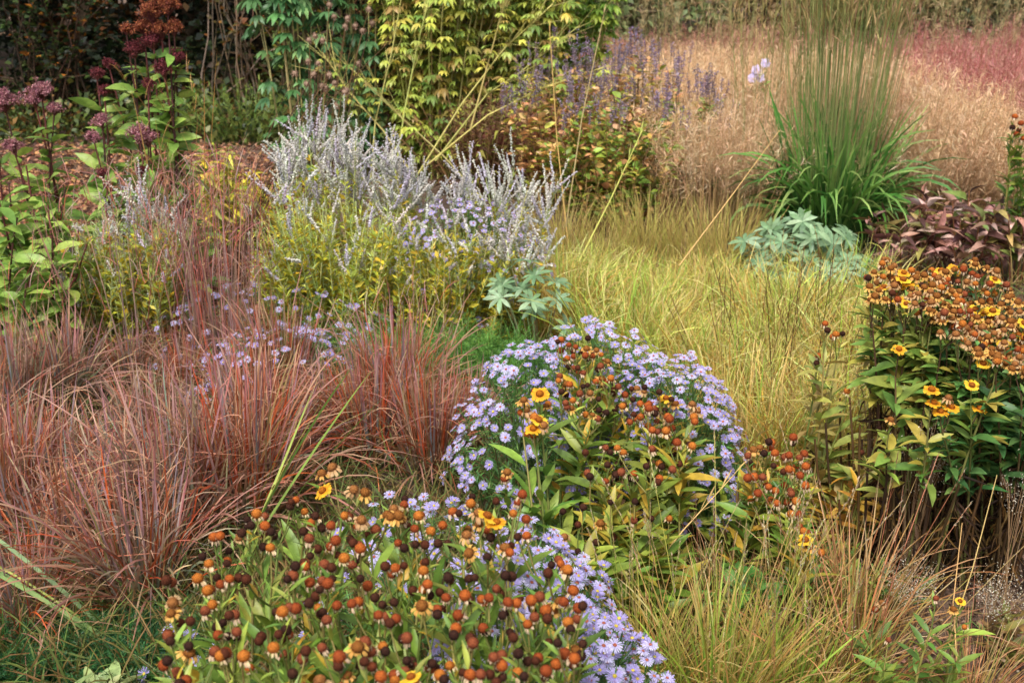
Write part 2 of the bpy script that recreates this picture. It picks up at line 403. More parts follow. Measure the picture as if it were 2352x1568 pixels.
# little bluestem
BS = [[("leaf_blades", bluestem_mesh(300, .45, r_, s_, u_))] for r_, s_, u_ in ((.55, .10, .2), (.1, .08, .6), (.95, .085, .45), (.5, .11, .05), (.15, .09, .35), (.75, .08, .7))]
L_BS = "russet and grey-green bluestem tussock in the thick of the left drift"
bs = [(60, 1470, "bluestem tussock with pinkish blades flopping over ferny leaves at the bottom left corner", 3), (330, 1400, "low sprawling bluestem tussock just left of the nearest brown flower heads", 0),
      (560, 1230, "bluestem tussock right behind the strap leaves left of the yellow flower"), (150, 1330, "low wide bluestem tussock above the ferny leaves at bottom left, behind the corner one"), (410, 1260, "sprawling bluestem tussock directly left of the foot of the strap leaves"), (20, 1270, "grey-stemmed bluestem tussock on the left picture edge, halfway down"),
      (270, 1180, "rusty bluestem tussock in the lower middle of the left drift"), (620, 1110, "orange-red bluestem tussock leaning over the long green strap leaves", 2), (120, 1150, "grey-based bluestem tussock second from the left edge, level with the yellow flower"), (-60, 1120, "pink bluestem tussock cut by the left picture edge"),
      (340, 1040, "bluestem tussock with steel-green blades at the centre of the left drift"), (750, 1040, "straight-bladed bluestem tussock in the middle of the picture's left half"), (560, 990, "pinkish tan bluestem tussock above the tips of the strap leaves"), (40, 1010, "rusty bluestem tussock near the left edge under the broad green leaves"),
      (430, 930, "bluestem tussock with rusty base just below the upright pink culms"), (300, 900, "tall bluestem tussock with mauve culms in front of the silvery spikes on the left"), (520, 880, "bluestem tussock reddest at the tips, beside the small lavender asters"), (650, 950, "tan bluestem tussock below the small lavender asters"),
      (860, 1075, "rust-red bluestem tussock below the bright green ferny patch", 2), (990, 1110, "fiery orange bluestem tussock touching the left side of the aster dome", 5), (910, 1010, "short bluestem tussock behind the fiery orange one", 2), (1080, 1050, "bluestem tussock wedged between ferny green and the aster dome", 2),
      (150, 960, "thin bluestem tussock below the broad green leaves on the left"), (400, 850, "bluestem tussock with bolt upright pink culms among small asters")]
bs = [(b_[0], b_[1], b_[2], b_[3] if len(b_) > 3 else i % 6, (.6+.48*min(1, max(0, (b_[1]-870)/480)))*random.uniform(.75, 1.25)) for i, b_ in enumerate(bs)]; bs[0] = bs[0][:4]+(.62,)
field("bluestem_tussock", "grass clump", "red and grey bluestem tussocks of the left drift", BS, bs)
def culms(name, label, x, y, n, h, spread, cols, tips, lean=.15, w=(.003, .006)):
    g = Geo(); b = disc(n, spread); az = np.arctan2(b[:, 1], b[:, 0]) + rng.normal(0, .5, n)
    blades(g, b, az, U(0, lean, n), U(0, .12, n), U(.7, 1.1, n)*h, U(*w, n), pal(cols, n), pal(tips, n), 6, .05)
    t = thing(name, label, "grass clump", P(x, y)); g.build("culms", M_GRASS, t)
    q = Geo(); m = n*7; b2 = disc(m, spread*1.6); b2[:, 2] = U(.45, 1.0, m)*h
    blades(q, b2, U(0, 2*PI, m), U(.1, .8, m), U(.2, 1.2, m), U(.06, .16, m), U(.0015, .003, m), pal(cols, m), pal(tips, m), 5, .5)
    q.build("leaf_blades", M_GRASS, t)
MV, MVT = ['#8a6a6a', '#7a7068', '#a85a50', '#8a7560', '#b0503c'], ['#b48e8a', '#b07c72', '#c4a084', '#9a6a68', '#c06a58']
culms("bluestem_tussock", "tall mauve bluestem culms rising in front of the yellow-leaved shrub", 520, 880, 80, .82, .16, MV, MVT)
culms("bluestem_tussock", "tall tan and red culms crossing the silvery spikes on the left", 330, 870, 60, .78, .22, MV, MVT, .3)
culms("bluestem_tussock", "few tall orange-brown culms reaching up to the dark wood, left of centre", 420, 740, 10, 1.1, .1, ['#a5703a', '#8a5a30'], ['#b98a50', '#c09860'], .2, (.004, .007))
culms("bluestem_tussock", "thin grey culms standing alone at the left edge above the drift", 30, 950, 14, .55, .12, MV, MVT, .25)
culms("bluestem_tussock", "sparse mauve culms in front of the green ferny patch", 930, 960, 18, .42, .15, MV, MVT, .3)

# sesleria meadow
SE = [[("leaf_blades", sesleria_mesh(440, .36, g_, .12, 1.25)), ("flower_stalks", seedstalk_mesh(n_, .46, .1, ['#b9a060', '#a88a50'], ['#c9b880', '#a89868', '#7a5a3a'], .05, .001, .35))] for g_, n_ in ((.1, 7), (.4, 9), (.2, 4), (.75, 8))]
L_SE = "yellow-green tussock merged into the middle of the soft grass meadow"
se = []
for row, (yy, xs) in enumerate([(700, range(1300, 2000, 105)), (745, range(1230, 2010, 105)), (800, range(1330, 2080, 110)), (865, range(1400, 2060, 120)), (940, range(1560, 2060, 120)), (1030, range(1690, 2060, 110)), (1130, range(1760, 1990, 110))]):
    for j, xx in enumerate(xs):
        se.append((xx+random.uniform(-30, 30), yy+random.uniform(-20, 20), L_SE, None))
se = [(x, y, l, i % 4 if y < 900 else (3 if i % 2 else 1)) for i, (x, y, l, _) in enumerate(se)]
def nearest(spots, x, y, label):
    i = min((k for k in range(len(spots)) if spots[k][2] == L_SE), key=lambda k: (spots[k][0]-x)**2+(spots[k][1]-y)**2)
    spots[i] = spots[i][:2] + (label,) + spots[i][3:]
nearest(se, 1300, 690, "pale meadow tussock next to the silver-spiked plant's right end")
nearest(se, 1980, 740, "meadow tussock brushing the left side of the tall yellow heleniums")
nearest(se, 1730, 1010, "golden meadow tussock closest to the right side of the aster dome")
nearest(se, 1980, 1130, "straw tussock between the dark helenium stems and the small rusty seed heads")
nearest(se, 1850, 700, "meadow tussock in front of the blue-green fingered leaves on the right")
nearest(se, 1400, 865, "meadow tussock just behind the top of the aster dome")
se = [q_ + ((.84 if q_[1] < 770 else .92 if q_[1] < 830 else 1.0)*random.uniform(.8, 1.2),) for q_ in se]
field("meadow_tussock", "grass clump", "yellow-green meadow tussocks right of centre", SE, se)
BD = [[("flower_stalks", seedstalk_mesh(12, .55, .14, ['#6a4a30', '#5a4028'], ['#5a3c28', '#6e4c30'], .1, .0014, .4))]]
field("seeding_grass", "grass stalk", "dark brown seed stalks over the meadow", BD, [(1700, 960, "dark brown seed stalks crossing over the yellow-green meadow, left bunch"), (1800, 1000, "dark brown seed stalks crossing over the yellow-green meadow, right bunch"), (1900, 920, "few dark seed stalks leaning towards the tall heleniums")])
# straw-coloured grass behind the meadow, below the hyssop
ST = [[("leaf_blades", base_leaves(420, .34, .13, ['#a89a50', '#98863c'], ['#ccb070', '#c0ac60', '#b4b45c'], (.002, .004), .4, .3)), ("flower_stalks", seedstalk_mesh(26, .42, .12, ['#c0a066', '#b09058'], ['#d0b880', '#b8a070'], .07, .0013, .25))]]
field("straw_tussock", "grass clump", "straw-coloured grass clumps under the hyssop", ST, [(1290, 620, "straw grass clump with seed spikes below the red-leaved shrub"), (1390, 640, "straw grass clump with seed spikes straight below the orange and green hyssop"), (1480, 620, "straw grass clump at the right foot of the hyssop"), (1570, 640, "straw grass clump below the beige haze, left of the tall green grass"), (1660, 650, "straw grass clump nearest the tall dark green grass")])

# beige hair grass haze
HZ = [[("panicle_haze", haze_mesh(170, .66, .5, dens=30)), ("leaf_blades", base_leaves(260, .3, .2, ['#8a7444', '#8a6a40'], ['#c0a068', '#a89a5c'], (.002, .004)))] for _ in range(3)]
hz = []
L_HZ = "beige hair grass tussock lost in the pale haze behind the tall green grass"
for yy, x0, x1, st in ((535, 1640, 1800, 100), (500, 1600, 1760, 100), (465, 1640, 1800, 110), (540, 2080, 2470, 85), (515, 2040, 2480, 85), (490, 2050, 2480, 85), (470, 2040, 2250, 85), (445, 1560, 2120, 90), (425, 1560, 2080, 90), (400, 1500, 2060, 90), (378, 1480, 2040, 90), (355, 1450, 2020, 90), (335, 1450, 2000, 90), (318, 1450, 1980, 90)):
    for xx in range(x0, x1, st): hz.append((xx+random.uniform(-25, 25), yy+random.uniform(-8, 8), L_HZ))
field("hair_grass_tussock", "grass clump", "beige hair grass tussocks of the back meadow", HZ, hz, (.68, 1.22))
# red and pink switch grass farther back
RD = [[("leaf_blades", base_leaves(360, .6, .2, ['#7a4a30', '#6a5a30'], ['#b8343e', '#c04848', '#c86058', '#a85444'], (.004, .009), .25, .2, ['#c06a60', '#b03a40', '#c88a70'])), ("panicle_haze", haze_mesh(100, .74, .5, ['#a05048', '#a87050'], ['#c08078', '#c89088', '#b4686a', '#d0aa90'], 22, .5))],
      [("leaf_blades", base_leaves(260, .5, .22, ['#6a5a30', '#7a6a38'], ['#a87050', '#9a8048', '#b08a58'], (.004, .007), .25, .2)), ("panicle_haze", haze_mesh(110, .66, .5, ['#a87858'], ['#c09078', '#b87a72', '#c49a80'], 22, .5))]]
rd = []
L_RD = "pinkish red switch grass clump in the hazy band before the far trees"
for yy, x0, x1, st in ((462, 2270, 2480, 90), (440, 2140, 2480, 90), (415, 2100, 2480, 85), (392, 2080, 2480, 85), (370, 2060, 2480, 85), (345, 2040, 2480, 85), (322, 2020, 2480, 90), (300, 2000, 2480, 95), (290, 1330, 2000, 95), (276, 1300, 2480, 100), (258, 1300, 2480, 110), (240, 1300, 2480, 120)):
    for j, xx in enumerate(range(x0, x1, st)): rd.append((xx+random.uniform(-20, 20), yy+random.uniform(-5, 5), L_RD, 0 if (xx > 2020 and math.sin(xx*.021+yy*.06)+random.uniform(-.5, .5) > -.35) or (j % 6 == 0 and yy < 280) else 1))
field("switch_grass_clump", "grass clump", "red switch grass clumps at the back", RD, rd, (.7, 1.2))
rs = [[("leaf_blades", base_leaves(380, .5, .16, ['#5a3a30', '#6a4a3a'], ['#a04a40', '#8a4a42', '#9a6050'], (.003, .006), .2, .35, ['#b86a58', '#a85048'])), ("panicle_haze", haze_mesh(60, .6, .3, ['#a07060'], ['#b08078', '#b88a78'], 16))]]
field("switch_grass_clump", "grass clump", "dusky red grass clumps left of the hyssop", rs, [(1180, 440, "dusky red grass clump between the chartreuse foliage and the hyssop"), (1250, 425, "dusky red grass clump against the hyssop's left side"), (1120, 425, "dusky red grass clump behind the silver spikes' right end")])

TA = [[("panicle_haze", haze_mesh(34, 1.5, .45, ['#8a9460', '#a09a68', '#b0986c'], ['#c0a880', '#b09c70', '#a8a070'], 30, .5, sl=.06)), ("leaf_blades", base_leaves(160, .5, .15, ['#6a7a3c'], ['#8a9a50', '#a8a060']))] for _ in range(2)]
field("airy_grass_clump", "grass clump", "tall airy grasses against the far hedge", TA, [(1450, 300, "tall airy grass clump above the hyssop's lilac spikes, leftmost of its row"), (1560, 285, "tall airy grass clump between hyssop and far hedge, behind the leftmost one"), (1680, 320, "tall airy grass clump left of the pale lilac flower"),
      (2110, 330, "tall airy grass clump just right of the straight green stems"), (2230, 310, "tall airy grass clump in the middle of the red patch at top right"), (2340, 330, "tall airy grass clump cut by the right edge at the top")], (.9, 1.1))
# tall moor grass: dark green leaves and high stems
def molinia(label, x, y, nl, ns, sc=1.0):
    t = thing("tall_grass_clump", label, "grass clump", P(x, y), None, 0, sc)
    g = Geo(); n = nl; b = disc(n, .2); az = np.arctan2(b[:, 1], b[:, 0]) + rng.normal(0, .5, n); rr = np.linalg.norm(b, axis=1)/.2
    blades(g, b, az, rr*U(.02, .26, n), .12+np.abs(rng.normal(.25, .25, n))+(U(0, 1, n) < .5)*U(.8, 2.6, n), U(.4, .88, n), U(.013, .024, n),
           pal(['#2a421c', '#304c24', '#203a18'], n), pal(['#3f6e2c', '#4a7a34', '#6f9a44', '#35602a'], n), 9, .25, pal(['#8aa858', '#6a9a44', '#9aac60', '#4a7a34'], n), .05)  # darker base colours paint in the shadow inside the clump
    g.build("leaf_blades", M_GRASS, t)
    g = Geo(); n = ns; b = disc(n, .2); az = np.arctan2(b[:, 1], b[:, 0]); rr = np.linalg.norm(b, axis=1)/.2
    az = az + rng.normal(0, .25, n); th = rr*U(0, .11, n)
    d = np.stack([np.sin(th)*np.cos(az), np.sin(th)*np.sin(az), np.cos(th)], 1); L = U(1.5, 2.2, n)[:, None]
    p = bez(b, b+d*L*.5, b+d*L+np.stack([np.cos(az), np.sin(az), 0*az], 1)*U(0, .15, n)[:, None], 9)
    tubes(g, p, .0019, .0012, pal(['#66803f', '#788a50', '#587238'], n), pal(['#98985e', '#86945a', '#b09a68'], n), 3)
    g.build("flower_stalks", M_STEM, t)
    g = Geo(); m = 26; q, tan = along(p, U(.62, 1, (n, m))); N = len(q)
    put(g, NEEDLE, q, tan+rv(N, .35), None, U(.05, .13, N), np.repeat(pal(['#a89a60', '#b8a070', '#8f9058', '#b59070'], n), m, 0), None, .3)
    g.build("panicle_haze", M_DRY, t)
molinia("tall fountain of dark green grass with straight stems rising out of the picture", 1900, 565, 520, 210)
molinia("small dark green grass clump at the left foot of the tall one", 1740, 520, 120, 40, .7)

# lone golden stalks
def stalk(label, pts, r=.004, c='#c9a868', wisps=12, name="lone_straw", cat="grass stalk"):
    b = np.array(pts[0]); t = thing(name, label, cat, b)
    p = np.array([pts])-b; k = []
    for i in range(len(pts)-1):
        for s in np.linspace(0, 1, 5)[:-1 if i < len(pts)-2 else None]: k.append(p[0, i]*(1-s)+p[0, i+1]*s)
    p = np.array([k]); g = Geo(); tubes(g, p, r, r*.45, pal([c], 1), None, 5); g.build("stem", M_STEM, t)
    if wisps:
        g = Geo(); q, tan = along(p, U(.55, 1, (1, wisps))); put(g, NEEDLE, q, tan+rv(wisps, .25), None, U(.03, .09, wisps), pal([c], wisps)); g.build("side_shoots", M_DRY, t)
def stk(label, x0, y0, Y, x1, y1, Y1=None, **kw):
    a = PY(x0, y0, Y); b = PY(x1, y1, Y1 or Y); m = tuple((i+j)/2+random.uniform(-.015, .015) for i, j in zip(a, b)); stalk(label, [a, m, b], **kw)
stk("thick straw-yellow stalk rising left of the hyssop to a fork at the top", 1305, 560, 5.2, 1262, 60)
stk("slim straw stalk with a bead-like top in front of the hyssop", 1300, 520, 5.0, 1392, 10, c='#c0a878')
stk("bent golden stalk slanting up across the beige haze", 1560, 610, 4.4, 1790, 300, 4.8, r=.003, wisps=0)
stk("yellow-green stalk slanting across the front of the hyssop", 1330, 600, 4.6, 1475, 300, 5.0, c='#a8a858')
stk("pale stalk shooting up from the bottom grass past the aster dome", 1440, 1380, 2.3, 1690, 1085, 2.45, r=.0022, wisps=6)
stk("straight tan stalk before the dark helenium stems, nearer one", 2200, 1560, 2.0, 2210, 1200, 2.1, r=.0018, wisps=0)
stk("tan stalk leaning right through the leaves of the tall heleniums", 2170, 1500, 2.05, 2290, 1090, 2.2, r=.0018, wisps=0)
stk("orange stalk leaning over the small rusty seed heads", 1980, 1568, 2.0, 1860, 1180, 2.1, r=.0018, c='#b8785a', wisps=0)

# ---------------------------------------------------------------- flower parts
def petals(g, n, r0, L, w, droop, c0, c1, jit=.15, notch=True, elev=.0, twist=.3):
    a = np.arange(n)*2*PI/n + rng.normal(0, jit*.3, n)
    d = np.stack([np.cos(a), np.sin(a), 0*a], 1); s = np.stack([-np.sin(a), np.cos(a), 0*a], 1)
    Lr = L*U(1-jit, 1+jit, n); dr = droop + rng.normal(0, jit, n); V = []; ts = [0, .4, .8, 1.0]; ws = [.35, .8, 1, .75]
    tw = rng.normal(0, twist, n)
    for t, wf in zip(ts, ws):
        ang = elev - dr*t; c = d*(r0 + Lr*t*np.cos(elev-dr*.5*t))[:, None]; c[:, 2] += Lr*t*np.sin(elev-dr*.5*t)
        up = np.array([0, 0, 1.])*np.sin(tw*t)[:, None]; ss = s*np.cos(tw*t)[:, None]+up
        m = c.copy(); 
        if notch and t == 1: m = c - d*(L*.12)
        V += [c-ss*w*wf/2, m+np.array([0, 0, -w*.08]), c+ss*w*wf/2]
    V = np.stack(V, 1); F = []
    for i in range(3): k = i*3; F += [(k, k+1, k+4, k+3), (k+1, k+2, k+5, k+4)]
    F = (np.array(F)[None] + (np.arange(n)*12)[:, None, None]).reshape(-1, 4)
    tt = np.repeat(ts, 3)[None, :, None]; c0 = pal([c0], n, None, .08) if isinstance(c0, str) else c0; c1 = pal([c1], n, None, .08)
    g.add(V.reshape(-1, 3), F, (c0[:, None]*(1-tt)+c1[:, None]*tt).reshape(-1, 3))
def cone_geo(g, r, flat, c_side, c_top, off=0.0):
    v, f, t = ball_t(12, 8, flat, 0.0); v = v*r; v[:, 2] += off
    c = col(c_side)[None]*(t[:, None]) + col(c_top)[None]*(1-t[:, None]); g.add(v, f, c)
    # florets: tiny studs on a spiral so the cone is not a smooth ball
    n = 110; i = np.arange(n)+.5; ph = np.arccos(1-1.55*i/n); a = PI*(1+5**.5)*i
    p = np.stack([np.cos(a)*np.sin(ph), np.sin(a)*np.sin(ph), np.cos(ph)*flat], 1); nn = unit(p*np.array([1, 1, 1/flat]))
    tt = (1-np.cos(ph))[:, None]/1.5
    cc = (col(c_top)*(1-tt)+col(c_side)*tt)*U(.5, 1.35, n)[:, None]
    put(g, BEAD, p*r+np.array([0, 0, off]), nn, None, r*.11, cc, None, 0, np.tile([1, 1.5, 1], (n, 1)))
HEADS = {}
def head_meshes():
    spec = {
     'fresh': [('#7a3a18', '#9a5a20', '#f0b830', '#f2c23c', .25), ('#8a4418', '#a8641c', '#e08a20', '#f0b42e', .45)],
     'gold': [('#70421f', '#8e5a2a', '#c88a3c', '#e4b868', 1.0), ('#764626', '#94602e', '#c08440', '#dcac64', 1.3), ('#7a4c2c', '#9a6638', '#b88858', '#d4b084', 1.5)],
     'rust': [('#8a4020', '#b05e2a', '#c8a080', '#e4d0b0', 1.8), ('#7a3820', '#984a26', '#b89070', '#dcc8a8', 2.2), ('#94501e', '#bc7230', '#d8b07c', '#ecd8b0', 1.3), ('#70382a', '#8c4c30', '#b89070', '#dcc8a8', 2.0)],
     'dark': [('#33201a', '#4a2c20', '#8a7058', '#c8b498', 2.4), ('#402418', '#5a3020', '#8a7058', '#b8a088', 2.3), ('#2c1c18', '#3e261e', '#6a5040', '#b8a890', 2.4)]}
    for k, L in spec.items():
        out = []
        for cs, ct, p0, p1, dr in L:
            g = Geo(); r = .0088 if k != 'fresh' else .0078; fl = {'fresh': .75, 'gold': .85, 'rust': .95, 'dark': 1.0}[k]
            cone_geo(g, r, fl, cs, ct, r*.3)
            q = Geo()
            if k == 'fresh': petals(q, 13, r*.75, .0145, .0085, dr, p0, p1, .18, True, .12)
            elif k == 'gold': petals(q, 11, r*.75, .0115, .007, dr, p0, p1, .35, True, .0, .8)
            elif k == 'rust': petals(q, 10, r*.65, .0095, .005, dr, p0, p1, .5, True, -.2, 1.2)
            else: petals(q, 8, r*.55, .0085, .0036, dr, p0, p1, .5, False, -.5, 1.2)
            s = Geo(); n = 9; a = np.arange(n)*2*PI/n       # little reflexed green-brown collar under the cone
            d = np.stack([np.cos(a), np.sin(a), -1.2+0*a], 1)
            put(s if False else q, SLIV, np.zeros((n, 3))+[0, 0, -r*.35], d, None, .008, pal(['#6a7a38', '#7a6a40'], n))
            out.append((g.mesh("cone", M_CONE), q.mesh("petals", M_PETAL)))
        HEADS[k] = out
head_meshes()
def aim(o, n, spin):
    q = Vector(n).to_track_quat('Z', 'Y'); from mathutils import Quaternion
    o.rotation_mode = 'QUATERNION'; o.rotation_quaternion = q @ Quaternion((0, 0, 1), spin)

def add_mesh_instances(g, me, pos, nrm, s):
    """bake copies of a small mesh into the collector g"""
    nv = len(me.vertices); v = np.empty(nv*3); me.vertices.foreach_get("co", v); v = v.reshape(-1, 3)
    c = np.empty(nv*4); me.color_attributes["Col"].data.foreach_get("color", c); c = c.reshape(-1, 4)[:, :3]
    f = np.array([tuple(p.vertices) for p in me.polygons])
    n = len(pos); z = unit(nrm); a = unit(rv(n)); x = unit(np.cross(a, z)); y = np.cross(z, x); V = v[None]*s[:, None, None]
    o = V[..., 0:1]*x[:, None]+V[..., 1:2]*y[:, None]+V[..., 2:3]*z[:, None]+pos[:, None]
    g.add(o.reshape(-1, 3), (f[None]+(np.arange(n)*nv)[:, None, None]).reshape(-1, 4), np.tile(c, (n, 1)))

def in_poly(x, y, poly):
    n = len(poly); r = np.zeros(len(x), bool); j = n-1
    for i in range(n):
        xi, yi = poly[i]; xj, yj = poly[j]
        c = ((yi > y) != (yj > y)) & (x < (xj-xi)*(y-yi)/(yj-yi+1e-9)+xi); r ^= c; j = i
    return r
def sample_poly(poly, n, mind):
    P_ = np.array(poly); lo, hi = P_.min(0), P_.max(0); out = []
    tries = 0
    while len(out) < n and tries < n*60:
        tries += 1; x, y = rng.uniform(lo, hi)
        if not in_poly(np.array([x]), np.array([y]), poly)[0]: continue
        if all((x-a)**2+(y-b)**2 > mind*mind for a, b in out): out.append((x, y))
    return out

def helenium(label, base, brad, heads, leafpal, leafw=None, stems_per=5, leaf=.085, leaves=14, stemc=('#6f7a3a', '#8a8048'), low=.12, dead=None, size=1.0, group="heleniums in seed", leaft=None, mat=M_LEAF, elev=.5, extra=0):
    """heads: list of (world point, kind)"""
    t = thing("helenium", label, "flower plant", base, group); B = np.array(base)
    H = np.array([h[0] for h in heads])-B; kinds = [h[1] for h in heads]; n = len(H)
    # group neighbouring heads under shared stems
    left = list(range(n)); tops = []; owner = np.zeros(n, int)
    while left:
        i = left[0]; dd = np.linalg.norm(H[left]-H[i], axis=1); near = [left[j] for j in np.argsort(dd)[:stems_per] if dd[j] < .09]
        for j in near: owner[j] = len(tops); left.remove(j)
        c = H[near].mean(0); c[2] -= .07; tops.append(c)
    T = np.array(tops); m = len(T); g = Geo()
    ctr = T[:, :2].mean(0); b = disc(m, brad); sp = max(np.abs(T[:, :2]-ctr).max(), .05)
    b[:, :2] = (T[:, :2]-ctr)/sp*brad*.8 + b[:, :2]*.4
    mid = b*.5+T*.5; mid[:, :2] = b[:, :2]*.55+T[:, :2]*.45+rng.normal(0, .012, (m, 2)); mid[:, 2] = T[:, 2]*.6
    p = bez(b, mid, T, 9); tubes(g, p, .0038, .0022, pal(stemc, m), None, 5)
    if extra: eb = disc(extra, brad*1.3); ee = eb*1.5+[0, 0, 1]*U(.25, .55, extra)[:, None]; tubes(g, bez(eb, (eb+ee)/2+rv(extra, .015), ee, 6), .0042, .003, pal(['#35261b', '#46331f', '#5a4026'], extra), None, 5)
    bp = T[owner]; e = H - np.array([0, 0, .004]); md = (bp+e)/2; md[:, :2] = e[:, :2]*.75+bp[:, :2]*.25
    p2 = bez(bp, md, e, 5); tubes(g, p2, .0016, .0013, pal(stemc, n), None, 4); g.build("stems", M_STEM, t)
    g = Geo(); cf = lambda N: pal(leafpal, N, leafw, .16)
    c_ = cf; leaves_on(g, leaft or LANCE, p, leaves, low, .97, leaf, elev, c_, None, .4, .25, .12)
    leaves_on(g, leaft or LANCE, p2, 2, .1, .9, leaf*.4, .8, c_, None, .4)
    g.build("foliage", mat, t)
    if dead:
        g = Geo(); leaves_on(g, leaf_t(.13, 4, 1.2, 1.2, .4), p, dead, .03, .62, leaf*.6, -.8, lambda N: pal(['#3c2c20', '#4c3828', '#2a1e16', '#66502f', '#7a5a30'], N), None, 1., .3)
        g.build("withered_leaves", M_DRY, t)
    # heads: the ones nearest the eye as parts, the rest as one part
    order = np.argsort([np.linalg.norm(np.array(h[0])-np.array([0, 0, CAM_H])) for h in heads])
    rest = {}
    for r_, i in enumerate(order):
        pair = random.choice(HEADS[kinds[i]]); nrm = unit(p2[i, -1]-p2[i, -2]) + np.array([0, -.35, .5]) + rng.normal(0, .25, 3)
        s = size*random.uniform(.85, 1.15)*(.9 if kinds[i] == 'dark' else 1)
        if r_ < 100:
            o = obj("flower_head", pair[0], t); o.location = H[i]; o.scale = (s, s, s); aim(o, nrm, random.uniform(0, 6)); obj("petals", pair[1], o)
        else:
            for me in pair: rest.setdefault(me, []).append((H[i], nrm, s))
    if rest:
        gc, gp = Geo(), Geo()
        for me, L in rest.items():
            add_mesh_instances(gc if me.name.startswith("cone") else gp, me, np.array([x[0] for x in L]), np.array([x[1] for x in L]), np.array([x[2] for x in L]))
        o = gc.build("flower_heads", M_CONE, t); o["kind"] = "stuff"; o2 = gp.build("petals", M_PETAL, o); o2["kind"] = "stuff"
    return t
def kinds(n, **w):
    k = list(w); return random.choices(k, [w[i] for i in k], k=n)
def cluster(pts, f, rmax=26):               # loosen: each sample spawns companions close by
    out = []
    for (x, y) in pts:
        out.append((x, y))
        for _ in range(f):
            if random.random() < .75: out.append((x+random.uniform(-rmax, rmax), y+random.uniform(-rmax*.8, rmax*.8)))
    return out
GREENY = ['#78923a', '#8aa044', '#66843a', '#a0a848', '#c4a038', '#929c4a']
# nearest helenium bed, three plants
def zfore(x, y): return .70+random.uniform(-.035, .03)
def heads_z(pts, ks, zf): return [(P(x, y, zf(x, y)), k) for (x, y), k in zip(pts, ks)]
pl = [(388, 1290), (470, 1270), (560, 1160), (640, 1140), (700, 1170), (700, 1640), (420, 1680), (360, 1400)]
pm = [(640, 1140), (730, 1160), (840, 1200), (930, 1160), (1000, 1230), (1010, 1690), (700, 1690), (700, 1170)]
pr = [(930, 1165), (1080, 1140), (1190, 1150), (1230, 1240), (1310, 1290), (1350, 1420), (1330, 1690), (1010, 1690), (1000, 1230)]
for lab, poly, n, bx, ex in (("nearest helenium at bottom left, dark and rust seed heads over green leaves", pl, 84, (560, 1500), []),
        ("nearest helenium in the bottom centre, crowded rust and black-brown seed heads", pm, 120, (850, 1520), []),
        ("nearest helenium whose seed heads mix with lavender asters", pr, 125, (1180, 1520), [(1130, 1190), (1100, 1205), (1160, 1260)])):
    pts = cluster(sample_poly(poly, n//2, 28), 1, 24); pts += cluster(sample_poly(poly, n//5, 34), 1, 20)
    ks = kinds(len(pts), rust=.48, dark=.46, gold=.06)
    h = heads_z(pts, ks, zfore) + [(P(x, y, .72), 'gold') for x, y in ex]
    if lab.startswith("nearest helenium at"): h += [(P(742, 1127, .73), 'fresh'), (P(812, 1125, .74), 'gold'), (P(838, 1132, .73), 'gold'), (P(765, 1075, .74), 'gold'), (P(740, 1090, .73), 'gold')]
    if "bottom centre" in lab: h += [(P(905, 1170, .73), 'gold'), (P(915, 1185, .73), 'gold'), (P(890, 1185, .72), 'gold'), (P(830, 1195, .72), 'gold'), (P(945, 1555, .74), 'fresh')]
    if "lavender" in lab: h += [(P(1118, 1185, .75), 'fresh'), (P(1140, 1200, .74), 'fresh'), (P(1100, 1180, .74), 'gold')]
    b = P(bx[0], bx[1], .68); helenium(lab, (b[0], b[1]+.04, 0), .12, h, GREENY, [4, 4, 3, 2, 1, 1], leaf=.08, leaves=28, size=.84, elev=.85, leaft=leaf_t(.2, 4, .4, .25, .4))
# middle helenium in front of the aster dome
def hy(pts, ks, y0, Y0, y1, Y1): return [(PY(x, y, Y0+(Y1-Y0)*(y-y0)/(y1-y0)+random.uniform(-.06, .06)), k) for (x, y), k in zip(pts, ks)]
mp1 = [(1270, 780), (1380, 775), (1400, 870), (1480, 900), (1560, 930), (1530, 1010), (1430, 960), (1290, 950), (1280, 850)]
mp2 = [(1480, 900), (1560, 900), (1610, 960), (1625, 1050), (1500, 1120), (1360, 1130), (1330, 1030), (1500, 1010)]
mp3 = [(1200, 900), (1255, 900), (1250, 1000), (1200, 1000)]
pts = cluster(sample_poly(mp1, 58, 16), 1, 14); h = hy(pts, kinds(len(pts), rust=.5, dark=.38, gold=.12), 780, 2.85, 1150, 2.4)
helenium("middle helenium, its rust heads running diagonally across the top of the aster dome", (.20, 2.72, 0), .1, h, GREENY, [3, 4, 3, 3, 2, 2], size=.92, leaves=28)
pts = cluster(sample_poly(mp2, 24, 28), 1, 16); h = hy(pts, kinds(len(pts), rust=.5, dark=.45, gold=.05), 780, 2.8, 1150, 2.35) + [(PY(1530, 915, 2.66), 'fresh'), (PY(1548, 930, 2.65), 'gold'), (PY(1590, 930, 2.66), 'gold'), (PY(1600, 945, 2.66), 'gold')]
helenium("helenium with yellowing leaves and dark heads in front of the aster dome's right half", (.36, 2.48, 0), .12, h, ['#8a9a3c', '#a8a040', '#7a8a38', '#b89a38', '#6f8035'], None, size=1.0, leaves=30, dead=4)
pts = cluster(sample_poly(mp3, 7, 22), 1, 14); h = hy(pts, kinds(len(pts), gold=.5, rust=.5), 780, 2.6, 1150, 2.4) + [(PY(1237, 965, 2.45), 'fresh'), (PY(1225, 985, 2.44), 'fresh'), (PY(1240, 905, 2.5), 'fresh'), (PY(1165, 1085, 2.4), 'gold'), (PY(1160, 1100, 2.4), 'rust')]
helenium("single helenium stem topped by two bright yellow flowers left of the dome's middle", (.085, 2.36, 0), .04, h, ['#6f8f3a', '#5f8034', '#80983e'], None, size=1.05, leaves=16, leaf=.09)
